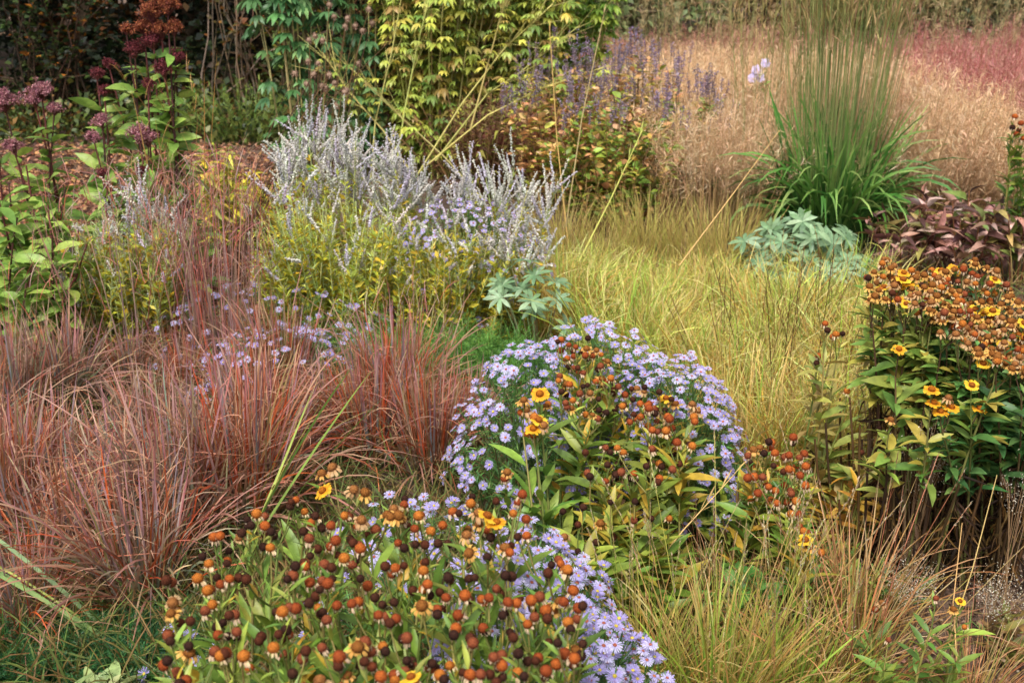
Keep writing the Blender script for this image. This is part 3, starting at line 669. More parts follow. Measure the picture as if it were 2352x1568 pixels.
# leafy lower front of the middle helenium
mp4 = [(1260, 1180), (1420, 1140), (1560, 1180), (1500, 1260), (1320, 1270)]
pts = sample_poly(mp4, 14, 40); h = hy(pts, kinds(len(pts), dark=.6, rust=.3, gold=.1), 1100, 2.4, 1300, 2.25)
helenium("low leafy helenium with few heads at the dome's foot, above the bottom grass", (.24, 2.24, 0), .13, h, ['#7d9438', '#93a040', '#6a8432', '#a89a3c'], None, size=.95, leaves=30, leaf=.095, stems_per=1)
# right helenium
rp1 = [(1990, 640), (2040, 590), (2120, 640), (2190, 640), (2210, 690), (2290, 830), (2230, 770), (2130, 740), (2060, 690), (2000, 690)]
rp2 = [(2120, 625), (2260, 600), (2330, 680), (2400, 720), (2430, 860), (2330, 850), (2250, 830), (2190, 760)]
for lab, poly, n, base, ex in (("tall right helenium, left plant, golden heads above bare dark stems", rp1, 88, (1.02, 2.62, 0), [(2000, 690), (2085, 650), (2065, 690), (2144, 691), (2160, 765), (2065, 802), (2140, 895), (2145, 925), (2045, 965), (2175, 730), (2120, 660), (2030, 660), (2060, 640)]),
        ("tall right helenium on the picture's right edge, hundreds of golden-brown heads", rp2, 120, (1.26, 2.66, 0), [(2250, 815), (2258, 835), (2160, 945), (2185, 935), (2178, 915), (2232, 885), (2250, 938), (2340, 770), (2290, 740)])):
    pts = cluster(sample_poly(poly, n, 17), 1, 13); h = hy(pts, kinds(len(pts), gold=.6, rust=.3, dark=.05, fresh=.05), 600, 2.86, 860, 2.42)
    h += [(PY(x, y, 2.86-.44*(min(y, 860)-600)/260), 'fresh' if i % 4 else 'gold') for i, (x, y) in enumerate(ex)]
    helenium(lab, base, .13, h, ['#4f7840', '#406838', '#5f8846', '#6f8a44'] if 'edge' in lab else ['#7a9040', '#8f9a46', '#66883e', '#a89844'], None, leaves=22, leaf=.074, low=.5 if 'edge' in lab else .62, dead=26, extra=34, stems_per=4, stemc=('#4a3424', '#5c4a30', '#6a6a38'), size=.92, leaft=leaf_t(.3, 4, .35, .35, .42), elev=.3)
# low rusty helenium lower right
lp = [(1740, 1010), (1850, 1020), (1860, 1100), (1820, 1180), (1860, 1230), (1740, 1140), (1720, 1050)]
pts = cluster(sample_poly(lp, 26, 22), 1, 18); h = hy(pts, kinds(len(pts), rust=.8, dark=.2), 1000, 2.55, 1250, 2.3)+[(PY(1850, 1240, 2.25), 'fresh'), (PY(1860, 1255, 2.25), 'gold'), (PY(1885, 1270, 2.25), 'rust'), (PY(1745, 1030, 2.5), 'gold'), (PY(1730, 1035, 2.5), 'gold')]
helenium("low drooping helenium with brick-red seed heads between dome and dark stems", (.62, 2.42, 0), .14, h, ['#6f8f3a', '#a8a040', '#8a9a3c', '#c09a38', '#5a8034'], None, size=1.0, leaves=24, dead=3)
pts = [(1900, 760), (1920, 770), (1895, 745), (1880, 820), (1875, 835), (1945, 900), (1912, 775), (1935, 768), (2020, 985), (1980, 1040)]
helenium("spindly helenium with rust heads among meadow grass left of the tall ones", (.80, 2.75, 0), .1, hy(pts, kinds(10, rust=.6, dark=.4), 740, 2.85, 1040, 2.6), ['#a8a050', '#8a9a48', '#b09a58'], None, leaves=22, dead=3, stems_per=2)
pts = [(2010, 1400), (2025, 1385), (2040, 1470), (2205, 1380), (2190, 1400), (2150, 1375), (2215, 1440)]
helenium("small late helenium with one yellow flower on bare soil, lower right", (.82, 1.98, 0), .09, hy(pts, ['rust', 'gold', 'rust', 'fresh', 'gold', 'rust', 'rust'], 1370, 2.0, 1480, 1.9), ['#6f8a3a', '#88983e', '#5a7a34'], None, leaves=22, leaf=.06, stems_per=1, size=.68)
pts = [(2330, 270), (2345, 285), (2340, 300), (2325, 295), (2350, 320), (2335, 310)]
helenium("rust-headed helenium peeking in at the right edge above the beige haze", tuple(np.array(PY(2350, 480, 5.2))*[1, 1, 0]), .1, [(PY(x, y, 5.2), k) for (x, y), k in zip(pts, kinds(6, rust=.7, dark=.3))], ['#7a8a38', '#5f8034'], None, leaves=30, size=1.5, stems_per=1)

# ---------------------------------------------------------------- asters
def aster_meshes():
    out = []
    for c0, c1, dr, cc in (('#a496d6', '#bfb4e6', .1, '#c9b24a'), ('#b0a4dc', '#ccc4ec', .3, '#b8704a'), ('#9a8cce', '#b6aae0', -.3, '#d0b850'), ('#bab0e0', '#d6d0f2', .6, '#a8604a')):
        g = Geo(); petals(g, 24, .0032, .0145, .0024, dr, c0, c1, .14, False, .2, .5)
        q = Geo(); v, f, t = ball_t(8, 4, .5); q.add(v*.0045+np.array([0, 0, .001]), f, col(cc))
        out.append((g.mesh("ray_petals", M_PETAL), q.mesh("disc", M_CONE)))
    return out
AST = aster_meshes()
def aster(label, base, rx, ry, h, n, size=1.0, leafn=9, gap=.25, group="lavender asters", greens=('#4f7a3a', '#3f6a32', '#5f8a44', '#6f9048'), front=.0):
    t = thing("aster", label, "flower plant", base, group)
    # flower positions over a lumpy dome
    u = U(0, 1, n); a = U(0, 2*PI, n); zz = u**.8*1.0; rr = np.sqrt(np.clip(1-zz**2, 0, 1)); k = 1+.08*np.sin(a*3+1)+.06*np.sin(a*5)+rng.normal(0, .05, n)
    H = np.stack([np.cos(a)*rr*rx*k, np.sin(a)*rr*ry*k, .15*h+zz*.85*h*(1+rng.normal(0, .03, n))], 1)
    lump = np.sin(H[:, 0]*31)*np.sin(H[:, 1]*27+2)*np.sin(H[:, 2]*23); H = H[(lump > -gap) | (rng.random(n) < .35)]; n = len(H)
    m = max(40, n//3); T = H[rng.choice(n, m)]*.93
    b = disc(m, min(rx, ry)*.4); b[:, :2] += T[:, :2]*.25
    mid = T*.55+b*.45; mid[:, 2] = T[:, 2]*.65+.03; p = bez(b, mid, T, 7)
    g = Geo(); tubes(g, p, .002, .0011, pal(['#5a6a38', '#6a5a3a', '#4a6032'], m), None, 4)
    d2 = np.argmin(((H[:, None]-T[None])**2).sum(2), 1); bp = T[d2]*.9; p2 = bez(bp, (bp+H)/2+[0, 0, .005], H, 4); tubes(g, p2, .0009, .0008, pal(greens, n), None, 3); g.build("stems", M_STEM, t)
    g = Geo(); cf = lambda N: pal(greens, N, None, .18)
    leaves_on(g, NARROW, p, leafn*4, .2, 1., .034, .5, cf, None, .4, .3, .3); leaves_on(g, NARROW, p2, 6, .1, .98, .018, .6, cf, None, .4, .3)
    g.build("foliage", M_LEAF, t)
    W_ = H+np.array(base); nrm = unit(H*np.array([1/rx, 1/ry, 1/h]))*.8+np.array([0, -.25, .45])+rv(n, .25)
    dist = np.linalg.norm(W_-np.array([0, 0, CAM_H]), axis=1) - (nrm @ np.array([0, -.8, .5]))*.25; rest = {}
    for r_, i in enumerate(np.argsort(dist)):
        pair = random.choice(AST); s = size*random.uniform(.8, 1.15)
        if r_ < 100:
            o = obj("flower_head", pair[0], t); o.location = H[i]; o.scale = (s,)*3; aim(o, nrm[i], random.uniform(0, 6)); obj("disc", pair[1], o)
        else:
            for me in pair: rest.setdefault(me, []).append((H[i], nrm[i], s))
    if rest:
        gc, gp = Geo(), Geo()
        for me, L in rest.items():
            add_mesh_instances(gc if me.name.startswith("disc") else gp, me, np.array([x[0] for x in L]), np.array([x[1] for x in L]), np.array([x[2] for x in L]))
        o = gp.build("flower_heads", M_PETAL, t); o["kind"] = "stuff"; o2 = gc.build("discs", M_CONE, o); o2["kind"] = "stuff"
    return t
aster("aster dome's left half, lavender flowers beside the fiery bluestem", (.06, 2.88, 0), .25, .27, .54, 420, .72)
aster("aster dome's crown, lavender flowers behind the diagonal rust heads", (.24, 3.0, 0), .26, .28, .575, 400, .72)
aster("aster dome's right half, dense lavender flowers facing the golden meadow", (.43, 2.84, 0), .22, .3, .53, 520, .72)
aster("aster behind the nearest heleniums, loose lavender flowers over pale green leaves", (-.2, 2.12, 0), .27, .2, .5, 170, .8)
aster("aster right of the nearest heleniums, thick with lavender flowers up to the dark gap", (.04, 1.93, 0), .2, .2, .52, 400, .78)
aster("nearest aster, lavender flowers spilling beside the bottom grass", (.13, 1.66, 0), .19, .22, .50, 440, .8)
aster("aster tucked among the nearest heleniums, lavender flowers between their seed heads", (.0, 1.66, 0), .2, .16, .60, 260, .8)
aster("low aster patch with small lavender flowers before the silver spikes", (-1.02, 4.15, 0), .5, .3, .32, 240, .75, 5)
aster("low aster patch left of the bright green ferny leaves", (-.78, 3.7, 0), .4, .3, .30, 240, .75, 5)
aster("lavender aster half hidden behind the silver spikes' middle", (-.2, 4.46, 0), .36, .2, .58, 340, .74, 5)
aster("pair of small lavender asters at the bottom left corner", P(420, 1600, 0), .1, .08, .16, 14, 1.1, 6)

# ---------------------------------------------------------------- silver spiked perovskia
def silver(label, base, tops, spikes, leafpal, sl=(.09, .2), bead=.005, group="silver spiked plants", leaf=.032):
    t = thing("silver_sage", label, "flower plant", base, group); B = np.array(base)
    T = np.array(tops)-B; m = len(T); b = disc(m, .1); b[:, :2] += T[:, :2]*.55
    mid = T*.5+b*.5; mid[:, 2] = T[:, 2]*.6; p = bez(b, mid, T, 8); g = Geo()
    tubes(g, p, .0028, .0015, pal(['#b4bc80', '#a0b070', '#b8b078'], m), None, 4); g.build("stems", M_STEM, t)
    # spikes: several per stem, rising from the upper part
    k = spikes; q, tan = along(p, U(.8, 1., (m, k))); kp = rng.random(len(q)) < (1 if spikes > 1 else .35); q = q[kp]; tan = tan[kp]; N = len(q); L = U(sl[0], sl[1], N)
    d = unit(tan+rv(N, .5)+[0, 0, .35]); e = q+d*L[:, None]; mid2 = q+d*L[:, None]*.5+rv(N, .006); ps = bez(q, mid2, e, 6)
    g = Geo(); tubes(g, ps, .0012, .0007, pal(['#b8b8a0', '#a8a890'], N), None, 3)
    nb = 22; tt = np.linspace(.12, 1, nb)[None]+rng.normal(0, .006, (N, nb)); qq, tq = along(ps, tt); M = len(qq)
    cc = np.repeat(pal(['#e0dcd0', '#d2cec4', '#c6c2be', '#ccc4d0'], N, None, .08), nb, 0)*U(.8, 1.12, M)[:, None]
    s = bead*(1.15-.5*np.tile(np.linspace(0, 1, nb), N)); put(g, BALL, qq+rv(M, .0014), tq, None, s*U(.75, 1.2, M), cc, None, 0)
    put(g, BEAD, qq+rv(M, .0045), tq, None, s*.8, cc*.95, None, 0); g.build("flower_spikes", M_DRY, t)
    g = Geo(); cf = lambda N_: pal(leafpal, N_, None, .18)
    leaves_on(g, NARROW, p, 60, .06, .95, leaf*1.2, .7, cf, None, .5, .35, .4)
    leaves_on(g, DIAM, p, 30, .08, .85, leaf*.95, .4, lambda N_: pal(['#c8b834', '#b8b83c', '#ccac34', '#a0ac44'], N_), None, .6, .35)
    leaves_on(g, SLIV, ps, 5, .0, .35, .03, .7, lambda N_: pal(['#a8b888', '#b0b890', '#98a878'], N_), None, .4)
    g.build("foliage", M_LEAF, t)
YG = ['#ccd45e', '#bccc60', '#d8d650', '#b4c470', '#c4d488', '#ccd04c']
def tops(poly, n, Y, dy=.25): return [PY(x, y, Y+random.uniform(-dy, dy)) for x, y in sample_poly(poly, n, 8)]
silver("silver-spiked plant, tallest left part, over chartreuse leaves", (-.80, 4.75, 0), tops([(630, 400), (670, 300), (800, 290), (850, 370), (830, 440), (620, 460)], 36, 4.75), 4, YG)
silver("silver-spiked plant, middle part, over yellow-green leaves", (-.42, 4.7, 0), tops([(800, 410), (860, 360), (960, 370), (1000, 450), (960, 490), (800, 480)], 30, 4.7), 4, YG)
silver("silver-spiked plant, right part, its spikes leaning out over the meadow", (-.08, 4.7, 0), tops([(1000, 450), (1090, 380), (1200, 380), (1300, 450), (1260, 500), (1050, 510)], 24, 4.65), 4, YG)
silver("silver-spiked plant, ragged low right end with grey beads", (.05, 4.5, 0), tops([(1120, 560), (1240, 520), (1290, 560), (1260, 620), (1130, 640)], 16, 4.45, .15), 3, YG)
silver("low yellow-green front of the silver-spiked plant, few spikes", (-.7, 4.35, 0), tops([(570, 480), (640, 440), (760, 440), (920, 460), (920, 640), (560, 650)], 170, 4.4), 1, YG, (.05, .14))
silver("low golden-leaved front right of the silver-spiked plant", (-.3, 4.3, 0), tops([(900, 480), (1060, 490), (1220, 560), (1170, 650), (900, 660)], 140, 4.35), 1, ['#c8b83c', '#b8b048', '#ccbc4c', '#a0a848'], (.04, .1))
silver("small silver-spiked plant at far left, between the green stems", (-1.55, 4.5, 0), tops([(260, 480), (320, 440), (430, 500), (420, 560), (200, 600)], 26, 4.5), 3, ['#9fb078', '#a8b468', '#8aa060', '#b0b050'])
silver("grey-green leafy sage without many spikes, behind the left drift", (-1.5, 4.2, 0), tops([(130, 520), (250, 470), (430, 490), (440, 650), (150, 690)], 150, 4.2), 1, ['#9fb078', '#a8b468', '#b0b048', '#8aa060'], (.03, .08))

# ---------------------------------------------------------------- joe pye weed
def joepye(label, base, stems, leafn=9, leaf=.14, greens=('#7d9c44', '#6f9040', '#90aa4c', '#5f8038', '#9aac50')):
    """stems: (x, y, Y, head size, head colour list)"""
    t = thing("joe_pye_weed", label, "flower plant", base, "joe pye weed"); B = np.array(base)
    T = np.array([PY(s[0], s[1], s[2]) for s in stems])-B; m = len(T); b = disc(m, .12); b[:, :2] += T[:, :2]*.6
    mid = (T+b)/2; mid[:, 2] = T[:, 2]*.55; p = bez(b, mid, T, 10); g = Geo()
    tubes(g, p, .0065, .003, pal(['#5a2a2c', '#4a2a28', '#6a3a38'], m), None, 6); g.build("stems", M_STEM, t)
    g = Geo(); nodes = leafn
    for j in range(nodes):
        tt = .12+.82*j/nodes
        for w in range(3):
            q, tan = along(p, np.full((m, 1), tt)); a = w*2*PI/3+j*1.1+U(-.6, .6, m)
            d = np.stack([np.cos(a), np.sin(a), U(-.25, .9, m)], 1)
            put(g, LANCE_W, q, d, None, leaf*U(.55, 1.3, m)*(1.1-.4*tt), pal(greens, m), pal(greens, m), .6)
    g.build("foliage", M_LEAF, t)
    for i, s in enumerate(stems):
        if s[3] <= 0: continue
        g = Geo(); n = int(50*s[3]*s[3])+14; r = .041*s[3]; q = rv(n, .5)*[r, r, r*.45]; q[:, 2] += r*.2-.4*np.linalg.norm(q[:, :2], axis=1)
        hub = np.zeros((n, 3))+[0, 0, -r*1.3]; tubes(g, bez(hub, q*.55+hub*.3, q, 4), .0012, .0008, pal(['#6a3a3a', '#7a4a40'], n), None, 3)
        k = 26; qq = np.repeat(q, k, 0)+rv(n*k, .0045); cc = pal(s[4], n*k, None, .2)
        put(g, DIAM, qq, rv(n*k), None, U(.006, .012, n*k), cc, None, 1.)
        o = g.build("flower_head", M_DRY, t); o.location = T[i]+np.array([0, 0, r*.6])
MAU, MAR, BRN = ['#9a626c', '#b07880', '#84505a', '#c08e90'], ['#6a3038', '#7a3a3c', '#5a2a30'], ['#7a3f30', '#8f5038', '#a8683f', '#6a3428']
joepye("tallest joe pye weed with brown and maroon heads against the dark wood", (-1.5, 4.7, 0), [(350, 35, 4.8, 1.15, BRN), (385, 20, 4.8, 1.1, BRN), (330, 70, 4.8, .9, BRN), (400, 70, 4.8, .9, BRN), (370, 75, 4.8, .9, BRN), (290, 72, 4.8, .6, BRN), (310, 120, 4.8, .9, MAR), (350, 100, 4.8, 1, MAR), (405, 135, 4.8, .8, MAR), (375, 165, 4.75, .9, MAR), (250, 152, 4.8, .6, MAR), (222, 175, 4.8, .7, MAR), (340, 200, 4.7, .6, MAR), (240, 215, 4.75, .7, MAR)], 9, .14)
joepye("joe pye weed with two flat mauve heads at far left", (-2.05, 4.75, 0), [(95, 215, 4.8, 1.1, MAU), (80, 235, 4.8, .8, MAU), (125, 255, 4.8, .7, MAU), (10, 240, 4.8, 1.3, MAU), (-10, 260, 4.8, 1, MAU), (30, 340, 4.7, .8, MAU)], 8, .14)
joepye("joe pye weed with pink-mauve heads in front of the leaf-strewn path", (-1.6, 4.55, 0), [(320, 315, 4.6, 1.1, MAU), (340, 325, 4.6, .9, MAU), (235, 285, 4.7, .8, MAU), (215, 320, 4.6, .6, MAU), (325, 395, 4.5, .5, MAR), (235, 400, 4.5, .5, MAR)], 9, .14)
joepye("flowerless leafy green shoots at the left edge", (-2.0, 4.15, 0), [(40, 500, 4.2, 0, MAU), (110, 470, 4.2, 0, MAU), (-10, 430, 4.2, 0, MAU), (180, 520, 4.25, 0, MAU), (20, 420, 4.3, 0, MAU), (80, 580, 4.0, 0, MAU), (-20, 600, 4.0, 0, MAU), (150, 430, 4.4, 0, MAU), (60, 380, 4.4, 0, MAU), (200, 560, 4.0, 0, MAU), (120, 540, 3.95, 0, MAU), (30, 560, 3.95, 0, MAU), (170, 640, 3.9, 0, MAU), (60, 650, 3.9, 0, MAU)], 14, .14)

# ---------------------------------------------------------------- leafy shrubby perennials
def bushy(name, label, cat, base, rx, ry, h, nst, tmpl, leaf, m, pal0, stemc, group=None, low=.1, elev=.3, topbias=1.0, r=.004, spread=.35, w=None, mat=None, lroll=.45):
    t = thing(name, label, cat, base, group)
    q = disc(nst, rx, ry, .55); hh = h*(1-.35*(np.linalg.norm(q/[rx, ry, 1], axis=1)**2))*U(.85, 1.08, nst); T = q.copy(); T[:, 2] = hh
    b = q*spread; mid = T*.5+b*.5; mid[:, 2] = hh*.6; p = bez(b, mid, T, 8); g = Geo(); tubes(g, p, r, r*.5, pal(stemc, nst), None, 5); g.build("stems", M_STEM, t)
    g = Geo(); leaves_on(g, tmpl, p, m, low, 1., leaf, elev, lambda N: pal(pal0, N, w, .18), None, lroll, .3, .2); g.build("foliage", mat or M_LEAF, t)
    return t, T, p
# anise hyssop
def hyssop(label, base, rx, h, n, orange, sp=2):
    t, T, p = bushy("anise_hyssop", label, "flower plant", base, rx, rx*.8, h*.84, n, OVATE, .058, 44, ['#8a9c3c', '#a0a842', '#6f8c38', '#7a9440', '#ccaa58', '#d09c68'] if not orange else ['#d8b070', '#d8a070', '#b8b050', '#98a044', '#e0b888'], ['#8a7048', '#7a5a48'], "anise hyssop", .15)
    T = T[rng.random(len(T)) < sp/2]; m = len(T); m3 = m*2; q = np.repeat(T, 2, 0)+rv(m3, .02)+[0, 0, .03]; L = U(.07, .13, m3); d = unit(np.array([0, 0, 1.])+rv(m3, .12)); g = Geo()
    q[:, 2] += U(0, .06, m3); e = q+d*L[:, None]; ps = bez(q-d*.05, q+d*.02, e, 4); tubes(g, ps, .0015, .001, pal(['#7a6a58'], m3), None, 3)
    k = 44; qq, tq = along(bez(q, (q+e)/2, e, 4), U(0, 1, (m3, k))); M = len(qq)
    put(g, DIAM, qq+rv(M, .0045), tq*.5+rv(M, .7), None, U(.01, .018, M), np.repeat(pal(['#94849c', '#a08c9c', '#84748f', '#9c8894'], m3), k, 0)*U(.75, 1.2, M)[:, None], None, 1.); g.build("flower_spikes", M_DRY, t)
hyssop("anise hyssop, left plant, lilac spikes over orange-tan leaves", (.30, 6.6, 0), .38, .98, 46, True)
hyssop("anise hyssop, back right plant, mauve spikes against the beige haze", (.78, 6.9, 0), .4, .98, 46, True)
hyssop("anise hyssop, front plant with green and russet leaves", (.55, 6.15, 0), .42, .84, 64, False, .5)
hyssop("anise hyssop, right plant with the most upright violet spikes", (1.02, 6.5, 0), .28, .86, 30, False)
# yellow willow-leaved shrub
bushy("amsonia", "small shrub with narrow yellow leaves behind the mauve culms", "shrub", P(520, 590), .22, .2, .55, 26, leaf_t(.2, 4, .3, .7, .4), .085, 26, ['#c9b838', '#b8b040', '#a0a83c', '#d0c048', '#8f9f40'], ['#8a9040'], None, .2, .1)
bushy("amsonia", "yellow-leaved sprig against the silver spikes' left side", "shrub", P(610, 560), .1, .1, .42, 10, leaf_t(.2, 4, .3, .7, .4), .08, 24, ['#d0b838', '#c9b838', '#b8b040'], ['#8a9040'], None, .3, .1)
# dark brown peony leaves
PEO = leaf_t(.36, 5, .7, .9, .45, .03)
for lab, x, y, n in (("peony with curling maroon-brown leaves right of the tall green grass", 2080, 640, 18), ("peony with pinkish brown leaves above the yellow heleniums", 2220, 650, 22), ("peony with brown leaves cut by the right picture edge", 2340, 660, 18)):
    bushy("peony", lab, "shrub", P(x, y), .33, .25, .42, n, PEO, .09, 12, ['#8a6056', '#a87a6c', '#664440', '#c09488', '#7a6a40', '#98884e', '#4e3630', '#c8a498', '#7a8a48'], ['#8a5a38', '#7a4a38'], "brown-leaved peonies", .35, .6, 1, .004, .4, lroll=1.1)
# blue-green palmate leaves
def palmate(label, base, rx, h, n, r=.075, greens=('#7f9c74', '#6e8c64', '#90aa84', '#64805c')):
    t = thing("lupin", label, "leafy plant", base, "blue-green lupin leaves"); q = disc(n, rx, rx*.7, .6); q[:, 2] = h*U(.6, 1.08, n)*(1-.3*(np.linalg.norm(q[:, :2], axis=1)/rx)**2)
    p = bez(q*[.3, .3, 0], q*[.6, .6, .6], q, 6); g = Geo(); tubes(g, p, .003, .002, pal(['#8aa070', '#9a8a68'], n), None, 4); g.build("stems", M_STEM, t)
    g = Geo(); up = unit(np.stack([q[:, 0]*1.2, q[:, 1]*1.2-.12, np.full(n, .35)], 1)+rv(n, .1)); x = unit(np.cross(up, rv(n))); y = np.cross(up, x); LT = leaf_t(.3, 4, .35, .3, .62)
    for j in range(8):
        a = (j+.3)*2*PI/8.5; d = x*math.cos(a)+y*math.sin(a)+up*.25
        put(g, LT, q, d, up, r*U(.85, 1.15, n), pal(list(greens), n, None, .08), None, .1)
    g.build("foliage", M_LEAF, t)
palmate("lupin leaves, star-shaped and blue-green, between silver spikes and aster dome", P(1240, 850), .2, .42, 13, .062)
palmate("lupin leaves touching the yellow-green leaves, left of the other lupin", P(1080, 800), .12, .42, 6, .06)
palmate("lupin leaves, blue-green, below the tall dark green grass", P(1830, 690), .3, .36, 46, .075)
palmate("lupin leaves, sparse and half buried in meadow grass, right of the others", P(1910, 740), .2, .28, 18, .07)
# feathery greens
def ferny(name, label, base, rx, ry, h, n, greens, fl=.1):
    t = thing(name, label, "leafy plant", base, "feathery green plants"); q = disc(n, rx, ry, .5); d = np.stack([rng.normal(0, .5, n), rng.normal(0, .5, n), U(.4, 1.3, n)], 1); e = q+unit(d)*(h*U(.6, 1.1, n))[:, None]
    p = bez(q, q*.6+e*.4+[0, 0, .05*h], e, 6); g = Geo(); tubes(g, p, .0015, .0008, pal(list(greens), n), None, 3)
    for k in range(12):
        tt = .2+.8*k/12
        for sgn in (-1, 1):
            pt, tan = along(p, np.full((n, 1), tt)); side = unit(np.cross(tan, [0, 0, 1.]))*sgn+tan*.6+rv(n, .12)
            L = fl*(1.1-tt)*U(.5, .8, n); cc = pal(list(greens), n, None, .12); put(g, NEEDLE, pt, side, None, L, cc)
            for f in (.35, .6, .85, 1.):
                c = pt+unit(side)*(L*f)[:, None]; put(g, SLIV, c, side+rv(n, .5), None, L*.5+.006, cc, None, .5)
    g.build("foliage", M_LEAF, t)
FG = ('#5c8c3c', '#6c9c44', '#4e7e36', '#7ca84c')
ferny("tansy", "bright green ferny patch in the middle, under the silver-spiked plant", P(985, 900), .28, .2, .27, 380, FG)
ferny("tansy", "green ferny patch left of the lupin leaves and above the aster dome", P(1120, 900), .22, .18, .24, 240, FG)
ferny("yarrow", "dark green ferny leaves at the bottom left below the red grass", P(180, 1540), .26, .13, .14, 380, ('#35663a', '#2c5a34', '#457a40', '#3a6a30'), .06)
ferny("yarrow", "dark green ferny leaves between bluestem and nearest heleniums", P(370, 1560), .14, .1, .14, 180, ('#35663a', '#2c5a34', '#457a40'), .06)
bushy("sage", "pale green crinkled leaves at the very bottom left of the heleniums", "leafy plant", P(250, 1660), .1, .05, .12, 10, LANCE_W, .055, 7, ['#9aa870', '#8a9a5c', '#a8a878'], ['#8a9060'], None, .3, .4)
bushy("withered_perennial", "dark withered stems at the foot of the aster dome, between leafy helenium and bottom grass", "flower plant", P(1480, 1330), .13, .08, .42, 26, leaf_t(.15, 4, 1.1, 1.1, .4), .045, 26, ['#4a3426', '#5c4230', '#38281e', '#7a5a3c'], ['#5a4230', '#4a3628'], None, .1, -.5, mat=M_DRY)
for lab, x, y, rx, h, n, lf, cs in (("broad green seedling leaves hidden in the middle of the bottom grass", 1700, 1480, .07, .2, 8, .09, ['#5a8a40', '#6a9a48']), ("low green leaves with yellowing tips left of the pale seed plumes", 1880, 1400, .12, .2, 22, .07, ['#5a7a38', '#6f8a3c', '#a89a40']),
        ("low leafy weed on the soil under the dark helenium stems", 2010, 1440, .1, .16, 16, .06, ['#6a8a40', '#54743a', '#8a9440']), ("orange-yellow dying leaves beside the rusty drooping helenium", 1930, 1300, .1, .3, 14, .08, ['#c8983c', '#b88438', '#a8a040', '#d0a848']), ("yellow-green leafy shoots right below the rusty drooping helenium", 1700, 1340, .14, .3, 20, .085, ['#8a9c40', '#a4a844', '#6f8a3a']),
        ("few olive leaves lying on bare soil at the right edge", 2320, 1520, .1, .12, 8, .07, ['#7a7a3c', '#8a6a40'])):
    bushy("leafy_shoot", lab, "leafy plant", P(x, y), rx, rx*.7, h, n, LANCE_W if rx < .08 else LANCE, lf, 9, cs, ['#7a8040', '#8a6a48'], "low leafy shoots in the foreground", .15, .4)
# strap leaves
def straps(label, x, y, n, L, az0, daz, tilt, bend, w=(.01, .016), cs=('#6f9440', '#8aa84c', '#5a8438')):
    t = thing("daylily", label, "leafy plant", P(x, y), "strap-leaved daylilies"); g = Geo(); b = disc(n, .035)
    blades(g, b, az0+rng.normal(0, daz, n), U(*tilt, n), U(*bend, n), U(.75, 1.1, n)*L, U(*w, n), pal(list(cs), n), pal(list(cs)+['#b0b04a'], n), 10, .15); g.build("leaf_blades", M_GRASS, t)
straps("long green strap leaves standing right of the red grass, above the dark heads", 500, 1400, 6, .7, .5, .22, (.45, .7), (0, .3), (.007, .012), ('#7a9a48', '#94ac50', '#b0b050'))
straps("pale strap leaves arching in from the left edge over the red grass", 320, 1520, 6, .66, 2.95, .1, (.72, .9), (.3, .6), (.006, .011), ('#7f9e5c', '#8aa870', '#5f8a44'))

# bottom grass clumps with seed stalks
BG = [[("leaf_blades", archgrass_mesh(330, .46, .10, ['#8fa83a', '#7d9a36', '#a4b848', '#6a8a30'], ['#c09a4c', '#b08440', '#c8a860', '#a89a48'], ['#c9a468', '#bb8a58', '#d0b480'])), ("flower_stalks", seedstalk_mesh(26, .78, .11, ['#b0a058', '#c09a60', '#a8a850'], ['#b8a890', '#a08a70', '#c4b090'], .13, .0016, .3, .0045))],
      [("leaf_blades", archgrass_mesh(130, .42, .07, ['#96904a', '#8a8a40', '#a8804a'], ['#b8804c', '#c08a58', '#a86e44', '#c8a068'], ['#c89870', '#c07a58', '#d0b088'], (.003, .006), 3)), ("flower_stalks", seedstalk_mesh(10, .6, .11, ['#b8785a', '#b09060'], ['#b8a890', '#a08a70'], .09, .0014, .5, .004))]]
field("meadow_tussock", "grass clump", "clumps along the bottom edge", BG, [(1640, 1690, "big green-gold grass clump with grey seed spikes at the bottom edge", 0, .74), (1480, 1640, "grass clump at the bottom edge touching the nearest aster", 0, .6), (1800, 1680, "green-gold clump right of the big one on the bottom edge", 0, .62),
      (1790, 1480, "loose orange-straw clump behind the bottom clumps, below the rusty heads", 1, .62), (1660, 1450, "thin straw clump between the leafy helenium and the big bottom clump", 1, .6), (1950, 1620, "sparse tan clump on the soil at the bottom right", 1, .85), (2230, 1640, "wispy orange-stemmed clump nearest the bottom right corner", 1, .5), (1950, 1470, "straw clump left of the pale airy seed plumes", 1, .8)])
# airy pale seed plumes
def plume(label, x, y, h, r, n):
    t = thing("seed_plume", label, "grass stalk", P(x, y), "airy pale seed plumes"); b = disc(n, .02); e = disc(n, r); e[:, 2] = h*U(.75, 1.1, n)
    p = bez(b, e*.3+[0, 0, h*.5], e, 7); g = Geo(); tubes(g, p, .0012, .0006, pal(['#a88a68', '#9a7a5a'], n), None, 3); g.build("stems", M_DRY, t)
    m = 40; q, tan = along(p, U(.6, 1, (n, m))); q = q+rv(len(q), .014); g = Geo(); put(g, DIAM, q, rv(len(q)), None, U(.003, .006, len(q)), pal(['#c8bca8', '#b8a890', '#d8d0c0'], len(q)), None, 1.); g.build("seeds", M_DRY, t)
plume("airy pale seed plume on the soil in front of the dark stems, left one", 2080, 1480, .2, .09, 26)
plume("airy pale seed plume on the soil at the right edge, right one", 2270, 1500, .2, .09, 24)
plume("whitish seed plume hanging over the dark helenium stems' left side", 2070, 1380, .5, .09, 20)
plume("pale wispy plume between meadow and the spindly helenium", 1985, 1250, .6, .09, 18)
plume("pale wispy plume in front of the right helenium's leaves", 2290, 1420, .45, .07, 10)

